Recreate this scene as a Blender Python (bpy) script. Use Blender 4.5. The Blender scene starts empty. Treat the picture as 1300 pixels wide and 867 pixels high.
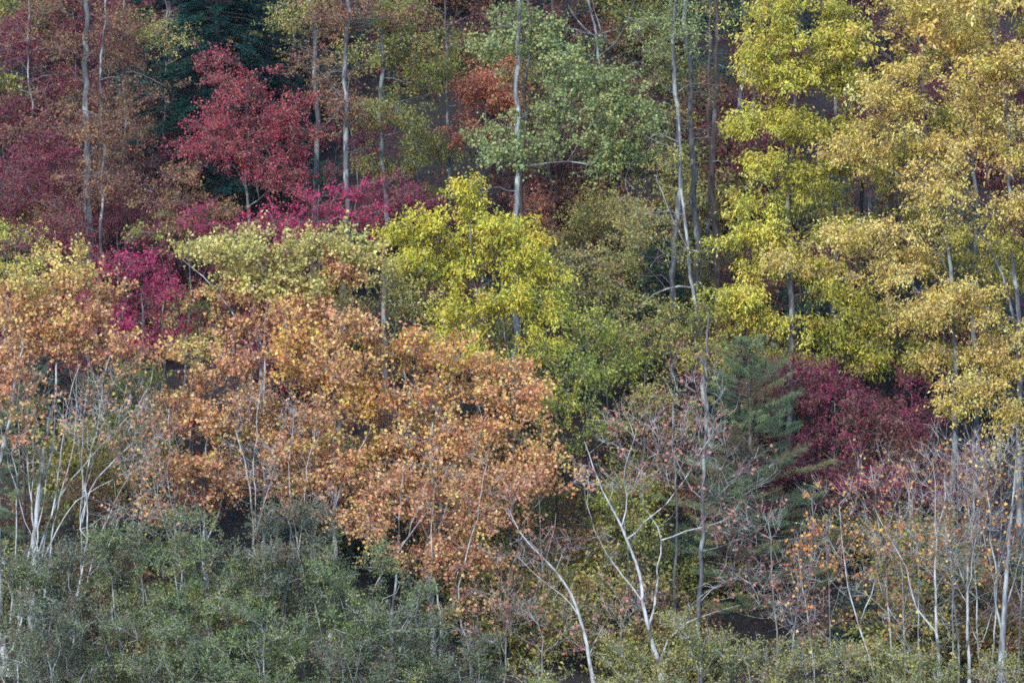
import bpy, math, random
import numpy as np
from mathutils import Vector

SEED = 11
random.seed(SEED)
RNG = np.random.default_rng(SEED)
SC = bpy.context.scene
COL = SC.collection

# ------------------------------------------------------------------ camera, sky, sun, exposure
CAM = np.array([0.0, -150.0, 6.0])
AIM = np.array([0.0, 0.0, 12.0])
HALFW = 17.55                                  # half width of the view at the depth y = 0
cam_d = bpy.data.cameras.new('camera')
cam_o = bpy.data.objects.new('camera', cam_d)
COL.objects.link(cam_o)
cam_o.location = CAM
cam_o.rotation_euler = Vector(AIM - CAM).to_track_quat('-Z', 'Y').to_euler()
DIST = float(np.linalg.norm(AIM - CAM))
cam_d.sensor_width = 36.0
cam_d.lens = 18.0 * DIST / HALFW
cam_d.clip_start = 1.0
cam_d.clip_end = 3000.0
SC.camera = cam_o

SUN_EL, SUN_AZ = 34.0, 208.0                   # azimuth measured clockwise from +Y (into the hill)
world = bpy.data.worlds.new('World')
SC.world = world
world.use_nodes = True
wn = world.node_tree
wn.nodes.clear()
sky_n = wn.nodes.new('ShaderNodeTexSky')
sky_n.sky_type = 'NISHITA'
sky_n.sun_disc = False
sky_n.sun_elevation = math.radians(SUN_EL)
sky_n.sun_rotation = math.radians(SUN_AZ)
sky_n.air_density = 1.0
sky_n.dust_density = 0.4
sky_n.ozone_density = 4.0
bg = wn.nodes.new('ShaderNodeBackground')
bg.inputs['Strength'].default_value = 0.15
wo = wn.nodes.new('ShaderNodeOutputWorld')
wn.links.new(sky_n.outputs[0], bg.inputs['Color'])
wn.links.new(bg.outputs[0], wo.inputs['Surface'])

sun_d = bpy.data.lights.new('sun', 'SUN')
sun_d.energy = 1.1
sun_d.angle = math.radians(12.0)
sun_d.color = (1.0, 0.97, 0.94)
sun_o = bpy.data.objects.new('sun', sun_d)
COL.objects.link(sun_o)
el, az = math.radians(SUN_EL), math.radians(SUN_AZ)
sdir = Vector((math.sin(az) * math.cos(el), math.cos(az) * math.cos(el), math.sin(el)))
sun_o.rotation_euler = sdir.to_track_quat('Z', 'Y').to_euler()
sun_o.location = (-30, -60, 90)

SC.view_settings.view_transform = 'Standard'
SC.view_settings.look = 'None'
SC.view_settings.gamma = 1.0
SC.view_settings.use_curve_mapping = False
SC.view_settings.exposure = 1.72
SC.render.engine = 'CYCLES'
SC.cycles.max_bounces = 6
SC.cycles.diffuse_bounces = 3
SC.cycles.glossy_bounces = 1
SC.cycles.transmission_bounces = 3
SC.cycles.transparent_max_bounces = 4
SC.cycles.volume_bounces = 0
SC.cycles.filter_width = 1.7
SC.cycles.use_denoising = False

# ------------------------------------------------------------------ helpers: places
_f = (AIM - CAM) / DIST
_r = np.array([1.0, 0.0, 0.0])
_u = np.cross(_r, _f)


def W(px, py, y):
    """point at depth y seen at (px, py) of the 1300 x 867 photograph"""
    a = (px - 650.0) / 650.0 * HALFW / DIST
    b = (433.5 - py) / 650.0 * HALFW / DIST
    d = _f + a * _r + b * _u
    t = (y - CAM[1]) / d[1]
    return CAM + t * d


def M_PER_PX(y):
    return HALFW / 650.0 * (y - CAM[1]) / DIST


def ground(x, y):
    x = np.asarray(x, float)
    y = np.asarray(y, float)
    t = np.clip(y, -14, 0)
    base = t * 0.28
    s = np.clip(y, 0, 7)
    rise = 0.78 * (s * s / 14.0) + 0.78 * np.clip(y - 7, 0, 75) + 0.2 * np.clip(y - 82, 0, 1000)
    und = 0.35 * np.sin(0.31 * x + 0.4 * y) + 0.25 * np.sin(0.73 * x - 0.29 * y + 1.7) + 0.12 * np.sin(1.7 * x + 1.1 * y)
    und = und * np.clip((y + 14) / 14, 0, 1) * np.clip((95 - y) / 20, 0, 1)
    return base + rise + und


def lin(c):
    c = np.asarray(c, float) / 255.0
    return np.where(c <= 0.04045, c / 12.92, ((c + 0.055) / 1.055) ** 2.4)


def norm(v):
    return v / np.maximum(np.linalg.norm(v, axis=-1, keepdims=True), 1e-9)


# ------------------------------------------------------------------ helpers: meshes and objects
def raw_mesh(name, verts, faces, mat, cols=None, smooth=False):
    """faces: (F, k) int array"""
    me = bpy.data.meshes.new(name)
    verts = np.ascontiguousarray(verts, np.float32)
    faces = np.ascontiguousarray(faces, np.int32)
    nf, k = faces.shape
    me.vertices.add(len(verts))
    me.vertices.foreach_set('co', verts.ravel())
    me.loops.add(nf * k)
    me.loops.foreach_set('vertex_index', faces.ravel())
    me.polygons.add(nf)
    me.polygons.foreach_set('loop_start', np.arange(0, nf * k, k, dtype=np.int32))
    if smooth:
        me.polygons.foreach_set('use_smooth', np.ones(nf, bool))
    if cols is not None:
        a = me.color_attributes.new('Col', 'FLOAT_COLOR', 'POINT')
        c4 = np.ones((len(verts), 4), np.float32)
        c4[:, :3] = cols
        a.data.foreach_set('color', c4.ravel())
    me.materials.append(mat)
    me.update(calc_edges=True)
    return me


def link(name, data, parent=None, label=None, cat=None, group=None, kind=None, loc=None):
    o = bpy.data.objects.new(name, data)
    COL.objects.link(o)
    if loc is not None:
        o.location = loc
    if parent is not None:
        o.parent = parent
    if label:
        o['label'] = label
    if cat:
        o['category'] = cat
    if group:
        o['group'] = group
    if kind:
        o['kind'] = kind
    return o


# ------------------------------------------------------------------ materials
def mat_leaf(name, trans=0.30, rough=0.5, spec=0.35):
    m = bpy.data.materials.new(name)
    m.use_nodes = True
    nt = m.node_tree
    p = nt.nodes['Principled BSDF']
    out = nt.nodes['Material Output']
    at = nt.nodes.new('ShaderNodeVertexColor')
    at.layer_name = 'Col'
    noise = nt.nodes.new('ShaderNodeTexNoise')
    noise.inputs['Scale'].default_value = 28.0
    noise.inputs['Detail'].default_value = 1.0
    geo = nt.nodes.new('ShaderNodeNewGeometry')
    nt.links.new(geo.outputs['Position'], noise.inputs['Vector'])
    mr = nt.nodes.new('ShaderNodeMapRange')
    mr.inputs['To Min'].default_value = 0.72
    mr.inputs['To Max'].default_value = 1.25
    nt.links.new(noise.outputs['Fac'], mr.inputs['Value'])
    mul = nt.nodes.new('ShaderNodeVectorMath')
    mul.operation = 'SCALE'
    nt.links.new(at.outputs['Color'], mul.inputs[0])
    nt.links.new(mr.outputs[0], mul.inputs['Scale'])
    nt.links.new(mul.outputs[0], p.inputs['Base Color'])
    p.inputs['Roughness'].default_value = rough
    p.inputs['Specular IOR Level'].default_value = spec
    tr = nt.nodes.new('ShaderNodeBsdfTranslucent')
    nt.links.new(mul.outputs[0], tr.inputs['Color'])
    mx = nt.nodes.new('ShaderNodeMixShader')
    mx.inputs[0].default_value = trans
    nt.links.new(p.outputs[0], mx.inputs[1])
    nt.links.new(tr.outputs[0], mx.inputs[2])
    nt.links.new(mx.outputs[0], out.inputs['Surface'])
    return m


def mat_bark(name, dark, light, patch=None, patch_amt=0.5, scale=9.0, stretch=0.25, bump=0.8):
    m = bpy.data.materials.new(name)
    m.use_nodes = True
    nt = m.node_tree
    p = nt.nodes['Principled BSDF']
    geo = nt.nodes.new('ShaderNodeNewGeometry')
    mp = nt.nodes.new('ShaderNodeMapping')
    mp.inputs['Scale'].default_value = (1, 1, stretch)
    nt.links.new(geo.outputs['Position'], mp.inputs['Vector'])
    n1 = nt.nodes.new('ShaderNodeTexNoise')
    n1.inputs['Scale'].default_value = scale
    n1.inputs['Detail'].default_value = 5
    n1.inputs['Roughness'].default_value = 0.65
    nt.links.new(mp.outputs[0], n1.inputs['Vector'])
    cr = nt.nodes.new('ShaderNodeValToRGB')
    cr.color_ramp.elements[0].position = 0.32
    cr.color_ramp.elements[1].position = 0.68
    cr.color_ramp.elements[0].color = (*lin(dark), 1)
    cr.color_ramp.elements[1].color = (*lin(light), 1)
    nt.links.new(n1.outputs['Fac'], cr.inputs['Fac'])
    colr = cr.outputs['Color']
    if patch is not None:
        n2 = nt.nodes.new('ShaderNodeTexNoise')
        n2.inputs['Scale'].default_value = 2.6
        n2.inputs['Detail'].default_value = 4
        mp2 = nt.nodes.new('ShaderNodeMapping')
        mp2.inputs['Scale'].default_value = (1, 1, 0.5)
        nt.links.new(geo.outputs['Position'], mp2.inputs['Vector'])
        nt.links.new(mp2.outputs[0], n2.inputs['Vector'])
        c2 = nt.nodes.new('ShaderNodeValToRGB')
        c2.color_ramp.elements[0].position = 0.60 - 0.2 * patch_amt
        c2.color_ramp.elements[1].position = 0.68 - 0.2 * patch_amt
        nt.links.new(n2.outputs['Fac'], c2.inputs['Fac'])
        mix = nt.nodes.new('ShaderNodeMixRGB')
        mix.inputs['Color2'].default_value = (*lin(patch), 1)
        nt.links.new(c2.outputs['Color'], mix.inputs['Fac'])
        nt.links.new(colr, mix.inputs['Color1'])
        colr = mix.outputs['Color']
    nt.links.new(colr, p.inputs['Base Color'])
    p.inputs['Roughness'].default_value = 0.9
    p.inputs['Specular IOR Level'].default_value = 0.15
    b = nt.nodes.new('ShaderNodeBump')
    b.inputs['Strength'].default_value = bump
    b.inputs['Distance'].default_value = 0.04
    nt.links.new(n1.outputs['Fac'], b.inputs['Height'])
    nt.links.new(b.outputs[0], p.inputs['Normal'])
    return m


LEAF = mat_leaf('autumn_leaf')
NEEDLE = mat_leaf('conifer_needle', trans=0.12, rough=0.6, spec=0.2)
LITTER = mat_leaf('dry_leaf', trans=0.05, rough=0.8, spec=0.1)
BARK = {
    'grey': mat_bark('grey_bark', (48, 46, 48), (112, 110, 110), (140, 144, 138), 0.3),
    'pale': mat_bark('pale_grey_bark', (74, 73, 75), (140, 140, 140), (164, 168, 162), 0.4),
    'brown': mat_bark('brown_bark', (58, 48, 46), (102, 88, 84), (120, 118, 114), 0.2),
    'white': mat_bark('sycamore_bark', (116, 112, 106), (204, 204, 200), (88, 82, 76), 0.35, 5.0, 0.4, 0.5),
    'twig': mat_bark('twig_bark', (96, 90, 88), (152, 146, 140)),
    'paletwig': mat_bark('pale_twig_bark', (128, 122, 116), (200, 198, 194), (104, 92, 84), 0.55),
    'dark': mat_bark('dark_wet_bark', (34, 30, 32), (66, 58, 58)),
}


def mat_ground():
    m = bpy.data.materials.new('leaf_litter_ground')
    m.use_nodes = True
    nt = m.node_tree
    p = nt.nodes['Principled BSDF']
    geo = nt.nodes.new('ShaderNodeNewGeometry')
    n1 = nt.nodes.new('ShaderNodeTexNoise')
    n1.inputs['Scale'].default_value = 5.0
    n1.inputs['Detail'].default_value = 8
    n1.inputs['Roughness'].default_value = 0.75
    v = nt.nodes.new('ShaderNodeTexVoronoi')
    v.inputs['Scale'].default_value = 9.0
    for n in (n1, v):
        nt.links.new(geo.outputs['Position'], n.inputs['Vector'])
    cr = nt.nodes.new('ShaderNodeValToRGB')
    els = cr.color_ramp.elements
    els[0].position, els[0].color = 0.25, (*lin((20, 17, 16)), 1)
    els[1].position, els[1].color = 0.75, (*lin((64, 52, 44)), 1)
    e = els.new(0.5)
    e.color = (*lin((38, 31, 28)), 1)
    nt.links.new(n1.outputs['Fac'], cr.inputs['Fac'])
    hs = nt.nodes.new('ShaderNodeMixRGB')
    hs.blend_type = 'OVERLAY'
    hs.inputs['Fac'].default_value = 0.35
    nt.links.new(cr.outputs['Color'], hs.inputs['Color1'])
    nt.links.new(v.outputs['Color'], hs.inputs['Color2'])
    nt.links.new(hs.outputs['Color'], p.inputs['Base Color'])
    p.inputs['Roughness'].default_value = 0.95
    b = nt.nodes.new('ShaderNodeBump')
    b.inputs['Distance'].default_value = 0.08
    nt.links.new(n1.outputs['Fac'], b.inputs['Height'])
    nt.links.new(b.outputs[0], p.inputs['Normal'])
    return m


# ------------------------------------------------------------------ the setting: one sheet of terrain
def build_terrain():
    def axis(lo, hi, flo, fhi, fine, coarse):
        a = np.concatenate([np.linspace(lo, flo, coarse, endpoint=False),
                            np.arange(flo, fhi, fine), np.linspace(fhi, hi, coarse)])
        return a
    xs = axis(-600, 600, -32, 32, 0.9, 14)
    ys = axis(-600, 700, -20, 100, 0.9, 14)
    X, Y = np.meshgrid(xs, ys)
    Z = ground(X, Y)
    v = np.stack([X, Y, Z], -1).reshape(-1, 3)
    nx, ny = len(xs), len(ys)
    i = np.arange(nx - 1)[None, :] + nx * np.arange(ny - 1)[:, None]
    f = np.stack([i, i + 1, i + nx + 1, i + nx], -1).reshape(-1, 4)
    me = raw_mesh('terrain', v, f, mat_ground(), smooth=True)
    link('hillside', me, kind='structure', label='steep wooded hillside covered in brown leaf litter', cat='terrain')


# ------------------------------------------------------------------ leaf shapes (u along, v across, n up)
SH = {
    'oval': (np.array([[0, 0, 0], [.45, .5, .14], [1, 0, -.12], [.45, -.5, .14]]), np.array([[0, 2, 1], [0, 3, 2]])),
    'lobed': (np.array([[0, 0, 0], [.38, .52, .16], [1, 0, -.14], [.38, -.52, .10]]), np.array([[0, 2, 1], [0, 3, 2]])),
    'needle': (np.array([[0, -.5, 0], [0, .5, 0], [1, 0, 0]]), np.array([[0, 1, 2]])),
}


def place_leaves(P, U, N, size, aspect, shape, cols):
    """all (M,...) -> verts, faces, colours"""
    T, F = SH[shape]
    u = norm(U)
    n = N - (N * u).sum(-1, keepdims=True) * u
    n = norm(n)
    v = np.cross(n, u)
    L = size[:, None, None]
    V = P[:, None, :] + L * (T[None, :, 0:1] * u[:, None, :] + aspect * T[None, :, 1:2] * v[:, None, :] + T[None, :, 2:3] * n[:, None, :])
    k = len(T)
    M = len(P)
    FF = (F[None] + (np.arange(M) * k)[:, None, None]).reshape(-1, 3)
    C = np.repeat(cols, k, axis=0)
    return V.reshape(-1, 3), FF, C


def sweep(paths, radii, sides):
    """paths (M,K,3), radii (M,K) -> verts, quad faces"""
    M, K, _ = paths.shape
    t = np.empty_like(paths)
    t[:, 1:-1] = paths[:, 2:] - paths[:, :-2]
    t[:, 0] = paths[:, 1] - paths[:, 0]
    t[:, -1] = paths[:, -1] - paths[:, -2]
    t = norm(t)
    main = norm(paths[:, -1] - paths[:, 0])
    ref = np.where(np.abs(main[:, 2:3]) > 0.8, np.array([[1.0, 0.2, 0.0]]), np.array([[0.1, 0.1, 1.0]]))
    a = norm(np.cross(t, ref[:, None, :]))
    b = np.cross(t, a)
    ang = np.arange(sides) * 2 * np.pi / sides
    ring = (a[:, :, None, :] * np.cos(ang)[None, None, :, None] + b[:, :, None, :] * np.sin(ang)[None, None, :, None])
    V = paths[:, :, None, :] + radii[:, :, None, None] * ring
    idx = np.arange(M * K * sides).reshape(M, K, sides)
    nxt = np.roll(idx, -1, axis=2)
    F = np.stack([idx[:, :-1], nxt[:, :-1], nxt[:, 1:], idx[:, 1:]], -1).reshape(-1, 4)
    return V.reshape(-1, 3), F


class Bag:
    def __init__(self):
        self.v, self.f, self.c, self.n = [], [], [], 0

    def add(self, v, f, c=None):
        self.v.append(v)
        self.f.append(f + self.n)
        if c is not None:
            self.c.append(c)
        self.n += len(v)

    def mesh(self, name, mat, smooth=False):
        return raw_mesh(name, np.concatenate(self.v), np.concatenate(self.f), mat,
                        np.concatenate(self.c) if self.c else None, smooth)


# ------------------------------------------------------------------ branching skeleton
class Skel:
    def __init__(self):
        self.pos, self.par, self.pid, self.rf, self.path = [], [], [], [], []
        self.npoly = 0

    def add_poly(self, pts, r0, r1, wob=0.0, step=0.45, attach=True):
        pts = np.asarray(pts, float)
        seg = np.linalg.norm(np.diff(pts, axis=0), axis=1)
        cum = np.concatenate([[0], np.cumsum(seg)])
        n = max(3, int(cum[-1] / step) + 1)
        s = np.linspace(0, cum[-1], n)
        # smooth interpolation through the control points
        Q = np.stack([np.interp(s, cum, pts[:, k]) for k in range(3)], -1)
        for _ in range(2):
            if n > 4:
                Q[1:-1] = 0.25 * Q[:-2] + 0.5 * Q[1:-1] + 0.25 * Q[2:]
        if wob:
            w = np.cumsum(RNG.normal(0, wob, Q.shape), axis=0)
            w -= np.linspace(0, 1, n)[:, None] * w[-1]
            w[:, 2] *= 0.3
            Q = Q + w
        R = r0 + (r1 - r0) * np.linspace(0, 1, n) ** 0.85
        par = -1
        if attach and self.pos:
            A = np.asarray(self.pos)
            par = int(np.argmin(np.linalg.norm(A - Q[0], axis=1)))
        pid = self.npoly
        self.npoly += 1
        for i in range(n):
            if i == 0 and par >= 0:
                Q[0] = self.pos[par]
                continue
            self.pos.append(Q[i])
            self.par.append(par)
            self.pid.append(pid)
            self.rf.append(R[i])
            self.path.append(0.0 if par < 0 else self.path[par] + float(np.linalg.norm(Q[i] - np.asarray(self.pos[par]))))
            par = len(self.pos) - 1

    def grow(self, tips, bf=0.25, down=0.7, rise=0.35, minz=None, bend=0.12, r_tip=0.006):
        tips = np.asarray(tips, float)
        N = len(tips)
        best = np.full(N, 1e9)
        who = np.zeros(N, int)

        def upd(a, b):
            A = np.asarray(self.pos[a:b])
            d = tips[:, None, :] - A[None]
            dist = np.sqrt((d ** 2).sum(-1))
            hd = np.sqrt(d[..., 0] ** 2 + d[..., 1] ** 2)
            cost = dist + down * np.maximum(0, -d[..., 2] + rise * hd) + bf * np.asarray(self.path[a:b])[None]
            if minz is not None:
                cost = cost + 50.0 * np.maximum(0, minz - A[:, 2])[None]
            j = cost.argmin(1)
            c = cost[np.arange(N), j]
            better = c < best
            best[better] = c[better]
            who[better] = (j + a)[better]
        upd(0, len(self.pos))
        done = np.zeros(N, bool)
        tip_nodes = []
        for _ in range(N):
            c = np.where(done, 1e12, best)
            i = int(c.argmin())
            done[i] = True
            p = who[i]
            A = np.asarray(self.pos[p])
            B = tips[i]
            L = np.linalg.norm(B - A)
            k = max(1, min(6, int(L / 0.4)))
            pid = self.npoly
            self.npoly += 1
            perp = RNG.normal(0, 1, 3) * bend * L
            perp[2] = -abs(perp[2]) * 0.5
            a0 = len(self.pos)
            prev = p
            for q in range(1, k + 1):
                s = q / k
                pt = A + (B - A) * s + perp * math.sin(math.pi * s) + (RNG.normal(0, 0.04 * min(L, 1.5), 3) if q < k else 0)
                self.pos.append(pt)
                self.par.append(prev)
                self.pid.append(pid)
                self.rf.append(r_tip)
                self.path.append(self.path[prev] + L / k)
                prev = len(self.pos) - 1
            tip_nodes.append(prev)
            upd(a0, len(self.pos))
        return tip_nodes

    def finish(self, expo=2.4, r_tip=0.006):
        n = len(self.pos)
        self.P = np.asarray(self.pos)
        self.par_a = np.asarray(self.par)
        acc = np.zeros(n)
        kids = [[] for _ in range(n)]
        for i in range(n):
            if self.par[i] >= 0:
                kids[self.par[i]].append(i)
        r = np.zeros(n)
        for i in range(n - 1, -1, -1):
            base = acc[i] if kids[i] else r_tip ** expo
            r[i] = max(base ** (1 / expo), self.rf[i])
            if self.par[i] >= 0:
                acc[self.par[i]] += max(base, min(self.rf[i], base ** (1 / expo)) ** expo)
        self.r = r
        self.kids = kids

    def chains(self):
        """list of (nodes incl. attach node, depth, primary id)"""
        out = []
        stack = [(0, -1, 0, -1)]            # start node, attach node, depth, primary
        nprim = 0
        while stack:
            s, at, dep, prim = stack.pop()
            ch = [s] if at < 0 else [at, s]
            if dep == 1:
                prim = nprim
                nprim += 1
            i = s
            extra = []
            while self.kids[i]:
                ks = self.kids[i]
                same = [k for k in ks if self.pid[k] == self.pid[i]]
                nx = same[0] if same else max(ks, key=lambda k: self.r[k])
                for k in ks:
                    if k != nx:
                        extra.append((k, i, dep + 1, prim))
                ch.append(nx)
                i = nx
            out.append((ch, dep, prim))
            stack.extend(extra)
        return out


# ------------------------------------------------------------------ leaf kinds
KIND = {
    'sycamore': dict(shape='lobed', size=.115, asp=.95, droop=.5, up=.5, rnd=.8, twigs=6, lpt=13, twl=.85, twup=.35),
    'tulip': dict(shape='lobed', size=.11, asp=.9, droop=.45, up=.7, rnd=.6, twigs=6, lpt=13, twl=.75, twup=.1),
    'maple': dict(shape='lobed', size=.085, asp=.75, droop=.75, up=.6, rnd=.65, twigs=7, lpt=14, twl=.75, twup=.05),
    'dogwood': dict(shape='oval', size=.095, asp=.5, droop=.8, up=.6, rnd=.6, twigs=7, lpt=12, twl=.7, twup=.05),
    'hickory': dict(shape='oval', size=.15, asp=.4, droop=.75, up=.8, rnd=.55, twigs=6, lpt=17, twl=.7, twup=.1),
    'oak': dict(shape='oval', size=.12, asp=.5, droop=.5, up=.7, rnd=.7, twigs=7, lpt=14, twl=.8, twup=.15),
    'thin': dict(shape='oval', size=.11, asp=.52, droop=.5, up=.6, rnd=.75, twigs=5, lpt=12, twl=.85, twup=.1),
    'bare': dict(shape='lobed', size=.12, asp=.9, droop=.5, up=.5, rnd=.8, twigs=3, lpt=6, twl=.95, twup=.75),
    'willow': dict(shape='oval', size=.088, asp=.5, droop=.35, up=.6, rnd=.85, twigs=7, lpt=17, twl=.6, twup=.3),
    'shrub':    dict(shape='oval', size=.10, asp=.45, droop=.25, up=.6, rnd=.8, twigs=6, lpt=9, twl=.55, twup=.5),
    'hemlock':  dict(shape='oval', size=.10, asp=.22, droop=.35, up=.9, rnd=.35, twigs=6, lpt=14, twl=.6, twup=-.2),
}
# palettes: sRGB colours the leaves themselves have
PAL = {
    'crimson': [(166, 52, 72), (180, 70, 84), (138, 42, 64), (170, 92, 84), (156, 104, 78), (112, 58, 60)],
    'magenta': [(186, 44, 96), (168, 38, 88), (198, 66, 106), (146, 40, 76), (150, 88, 78), (124, 70, 64)],
    'maroon': [(110, 38, 54), (130, 48, 62), (94, 32, 50), (140, 66, 66), (116, 70, 60)],
    'plum': [(146, 48, 82), (124, 40, 70), (158, 62, 92), (108, 52, 62), (128, 92, 72), (104, 78, 60)],
    'rusty': [(146, 98, 68), (130, 86, 64), (160, 118, 76), (128, 112, 64), (112, 60, 56)],
    'orange': [(214, 158, 90), (204, 140, 84), (220, 174, 90), (190, 122, 80), (220, 190, 92)],
    'redorange': [(190, 120, 84), (178, 104, 78), (202, 138, 88), (164, 96, 78)],
    'sycorange': [(214, 162, 104), (206, 144, 98), (220, 176, 108), (190, 124, 88), (220, 190, 102), (206, 166, 122)],
    'sycpink': [(206, 150, 108), (192, 128, 94), (214, 166, 114), (172, 110, 86), (210, 178, 104)],
    'sycyellow': [(216, 186, 104), (208, 168, 98), (220, 198, 118), (208, 152, 96), (182, 164, 84)],
    'paleyel':   [(204, 190, 108), (212, 198, 124), (180, 168, 88), (196, 164, 104), (158, 154, 86)],
    'limeyel': [(206, 192, 66), (214, 204, 82), (186, 178, 64), (156, 162, 62), (220, 188, 78)],
    'limegreen': [(152, 160, 62), (132, 146, 60), (172, 172, 68), (112, 130, 58), (186, 172, 76)],
    'hickyel': [(206, 192, 76), (192, 184, 72), (214, 202, 94), (160, 164, 68), (208, 178, 86)],
    'hickdeep': [(174, 164, 60), (152, 150, 58), (188, 174, 68), (134, 136, 56)],
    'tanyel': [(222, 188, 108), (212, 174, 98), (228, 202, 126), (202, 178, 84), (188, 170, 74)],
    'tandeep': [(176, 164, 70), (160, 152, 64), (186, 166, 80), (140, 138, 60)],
    'olive': [(144, 146, 64), (122, 132, 58), (164, 158, 74), (156, 124, 68), (104, 114, 54)],
    'olivetan': [(170, 162, 84), (148, 148, 72), (186, 172, 98), (168, 132, 84), (124, 132, 64)],
    'palegreen': [(142, 154, 92), (128, 144, 86), (156, 164, 104), (114, 130, 78), (160, 156, 90)],
    'darkgreen': [(44, 70, 56), (52, 80, 62), (38, 60, 50), (58, 88, 66)],
    'hemlock': [(24, 58, 50), (30, 68, 58), (20, 50, 46), (36, 76, 60)],
    'pine': [(114, 134, 88), (100, 122, 84), (128, 144, 90), (86, 108, 76), (138, 142, 86), (118, 104, 74)],
    'willow': [(110, 128, 78), (96, 112, 72), (128, 140, 84), (80, 96, 66), (154, 154, 84), (124, 132, 106), (122, 104, 78)],
    'willowlight': [(110, 134, 74), (94, 118, 68), (132, 146, 78), (154, 154, 80), (82, 104, 64), (118, 112, 84)],
    'willowdark': [(98, 114, 74), (82, 98, 66), (114, 128, 80), (122, 114, 86), (128, 102, 78), (102, 112, 94)],
    'bankshrub': [(156, 156, 80), (136, 142, 74), (174, 168, 86), (112, 122, 68), (162, 138, 84)],
    'brownred': [(108, 62, 54), (124, 74, 60), (94, 48, 48), (136, 92, 68)],
    'bare': [(206, 148, 74), (196, 126, 70), (180, 104, 66), (212, 168, 84)],
    'barepink':  [(176, 112, 96), (160, 96, 86), (192, 128, 108), (150, 86, 72)],
}


def soften(A, k=-0.02, gain=1.08):
    g = (A * np.array([.3, .59, .11])).sum(-1, keepdims=True)
    return np.maximum((A * (1 - k) + g * k) * gain, .003)


def pal_cols(pal, tipidx, ntips, jit=0.10):
    """one colour per leaf: a tip leans to one palette entry, single leaves stray"""
    if isinstance(pal, str):
        pal = PAL[pal]
    A = soften(lin(np.array(pal)))
    K = len(A)
    tip_c = RNG.integers(0, K, ntips)
    stray = RNG.random(len(tipidx)) < 0.5
    k = np.where(stray, RNG.integers(0, K, len(tipidx)), tip_c[tipidx])
    C = A[k]
    tipv = np.exp(RNG.normal(0, 0.10, ntips))[tipidx]
    C = C * tipv[:, None] * np.exp(RNG.normal(0, jit, (len(tipidx), 1))) * np.exp(RNG.normal(0, jit * 0.5, (len(tipidx), 3)))
    brown = RNG.random(len(tipidx)) < 0.05
    C[brown] = C[brown] * 0.5 + lin((104, 70, 50)) * 0.5
    return np.clip(C, 0.004, 0.8)


def twigs_and_leaves(tips, centre, cfg, pal, size_k=1.0, twr=0.006, leaf_frac=1.0, tipcol=None, extra_twigs=0):
    """returns twig bag (or None) and leaf bag (or None) in world space"""
    T = len(tips)
    m = cfg['twigs'] + extra_twigs
    out = tips - centre
    out[:, 2] *= 0.6
    out = norm(out)
    ti = np.repeat(np.arange(T), m)
    M = len(ti)
    d = norm(0.55 * out[ti] + 0.75 * RNG.normal(0, 1, (M, 3)) * np.array([1, 1, .6]) + np.array([0, 0, cfg['twup']]))
    L = cfg['twl'] * RNG.uniform(.45, 1.15, M)
    p0 = tips[ti]
    p1 = p0 + d * (L * .5)[:, None] + RNG.normal(0, .03, (M, 3))
    d2 = norm(d + RNG.normal(0, .35, (M, 3)) + np.array([0, 0, -.35 * cfg['droop'] + .3 * cfg['twup']]))
    p2 = p1 + d2 * (L * .5)[:, None]
    tb = Bag()
    if leaf_frac < .5:
        tb.add(*sweep(np.stack([p0, p1, p2], 1), np.tile([twr, twr * .75, twr * .4], (M, 1)), 3))
    else:
        tb.add(*sweep(np.stack([p0, p2], 1), np.tile([twr, twr * .4], (M, 1)), 3))
    lp = cfg['lpt']
    li = np.repeat(np.arange(M), lp)
    if leaf_frac < 1.0:
        tipkeep = np.clip(RNG.beta(1.2, 1.2 / max(leaf_frac, .02) - 1.2, T), 0, 1)
        li = li[RNG.random(len(li)) < tipkeep[ti[li]]]
    if len(li) == 0:
        return tb, None
    s = RNG.uniform(.15, 1.05, len(li))[:, None]
    A = np.where(s < .5, p0[li] + (p1[li] - p0[li]) * s * 2, p1[li] + (p2[li] - p1[li]) * (s - .5) * 2)
    A = A + RNG.normal(0, .05 + .25 * cfg['size'], A.shape)
    U = norm(.5 * d[li] + .7 * RNG.normal(0, 1, A.shape)) + np.array([0, 0, -1.0]) * cfg['droop'] * RNG.uniform(.4, 1.4, (len(li), 1))
    Nn = np.array([0.0, -.45, .85]) * cfg['up'] * 1.4 + cfg['rnd'] * RNG.normal(0, 1, A.shape)
    size = cfg['size'] * size_k * RNG.uniform(.65, 1.25, len(li))
    if tipcol is None:
        C = pal_cols(pal, ti[li], T)
    else:
        C = np.empty((len(li), 3))
        tl = ti[li]
        for name in sorted(set(tipcol)):
            sel = np.array([tipcol[q] == name for q in range(T)])[tl]
            if sel.any():
                C[sel] = pal_cols(name, tl[sel], T)
    lb = Bag()
    lb.add(*place_leaves(A, U, Nn, size, cfg['asp'], cfg['shape'], C))
    return tb, lb


DENS = 2.1
HAZE = 0.00005


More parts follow.
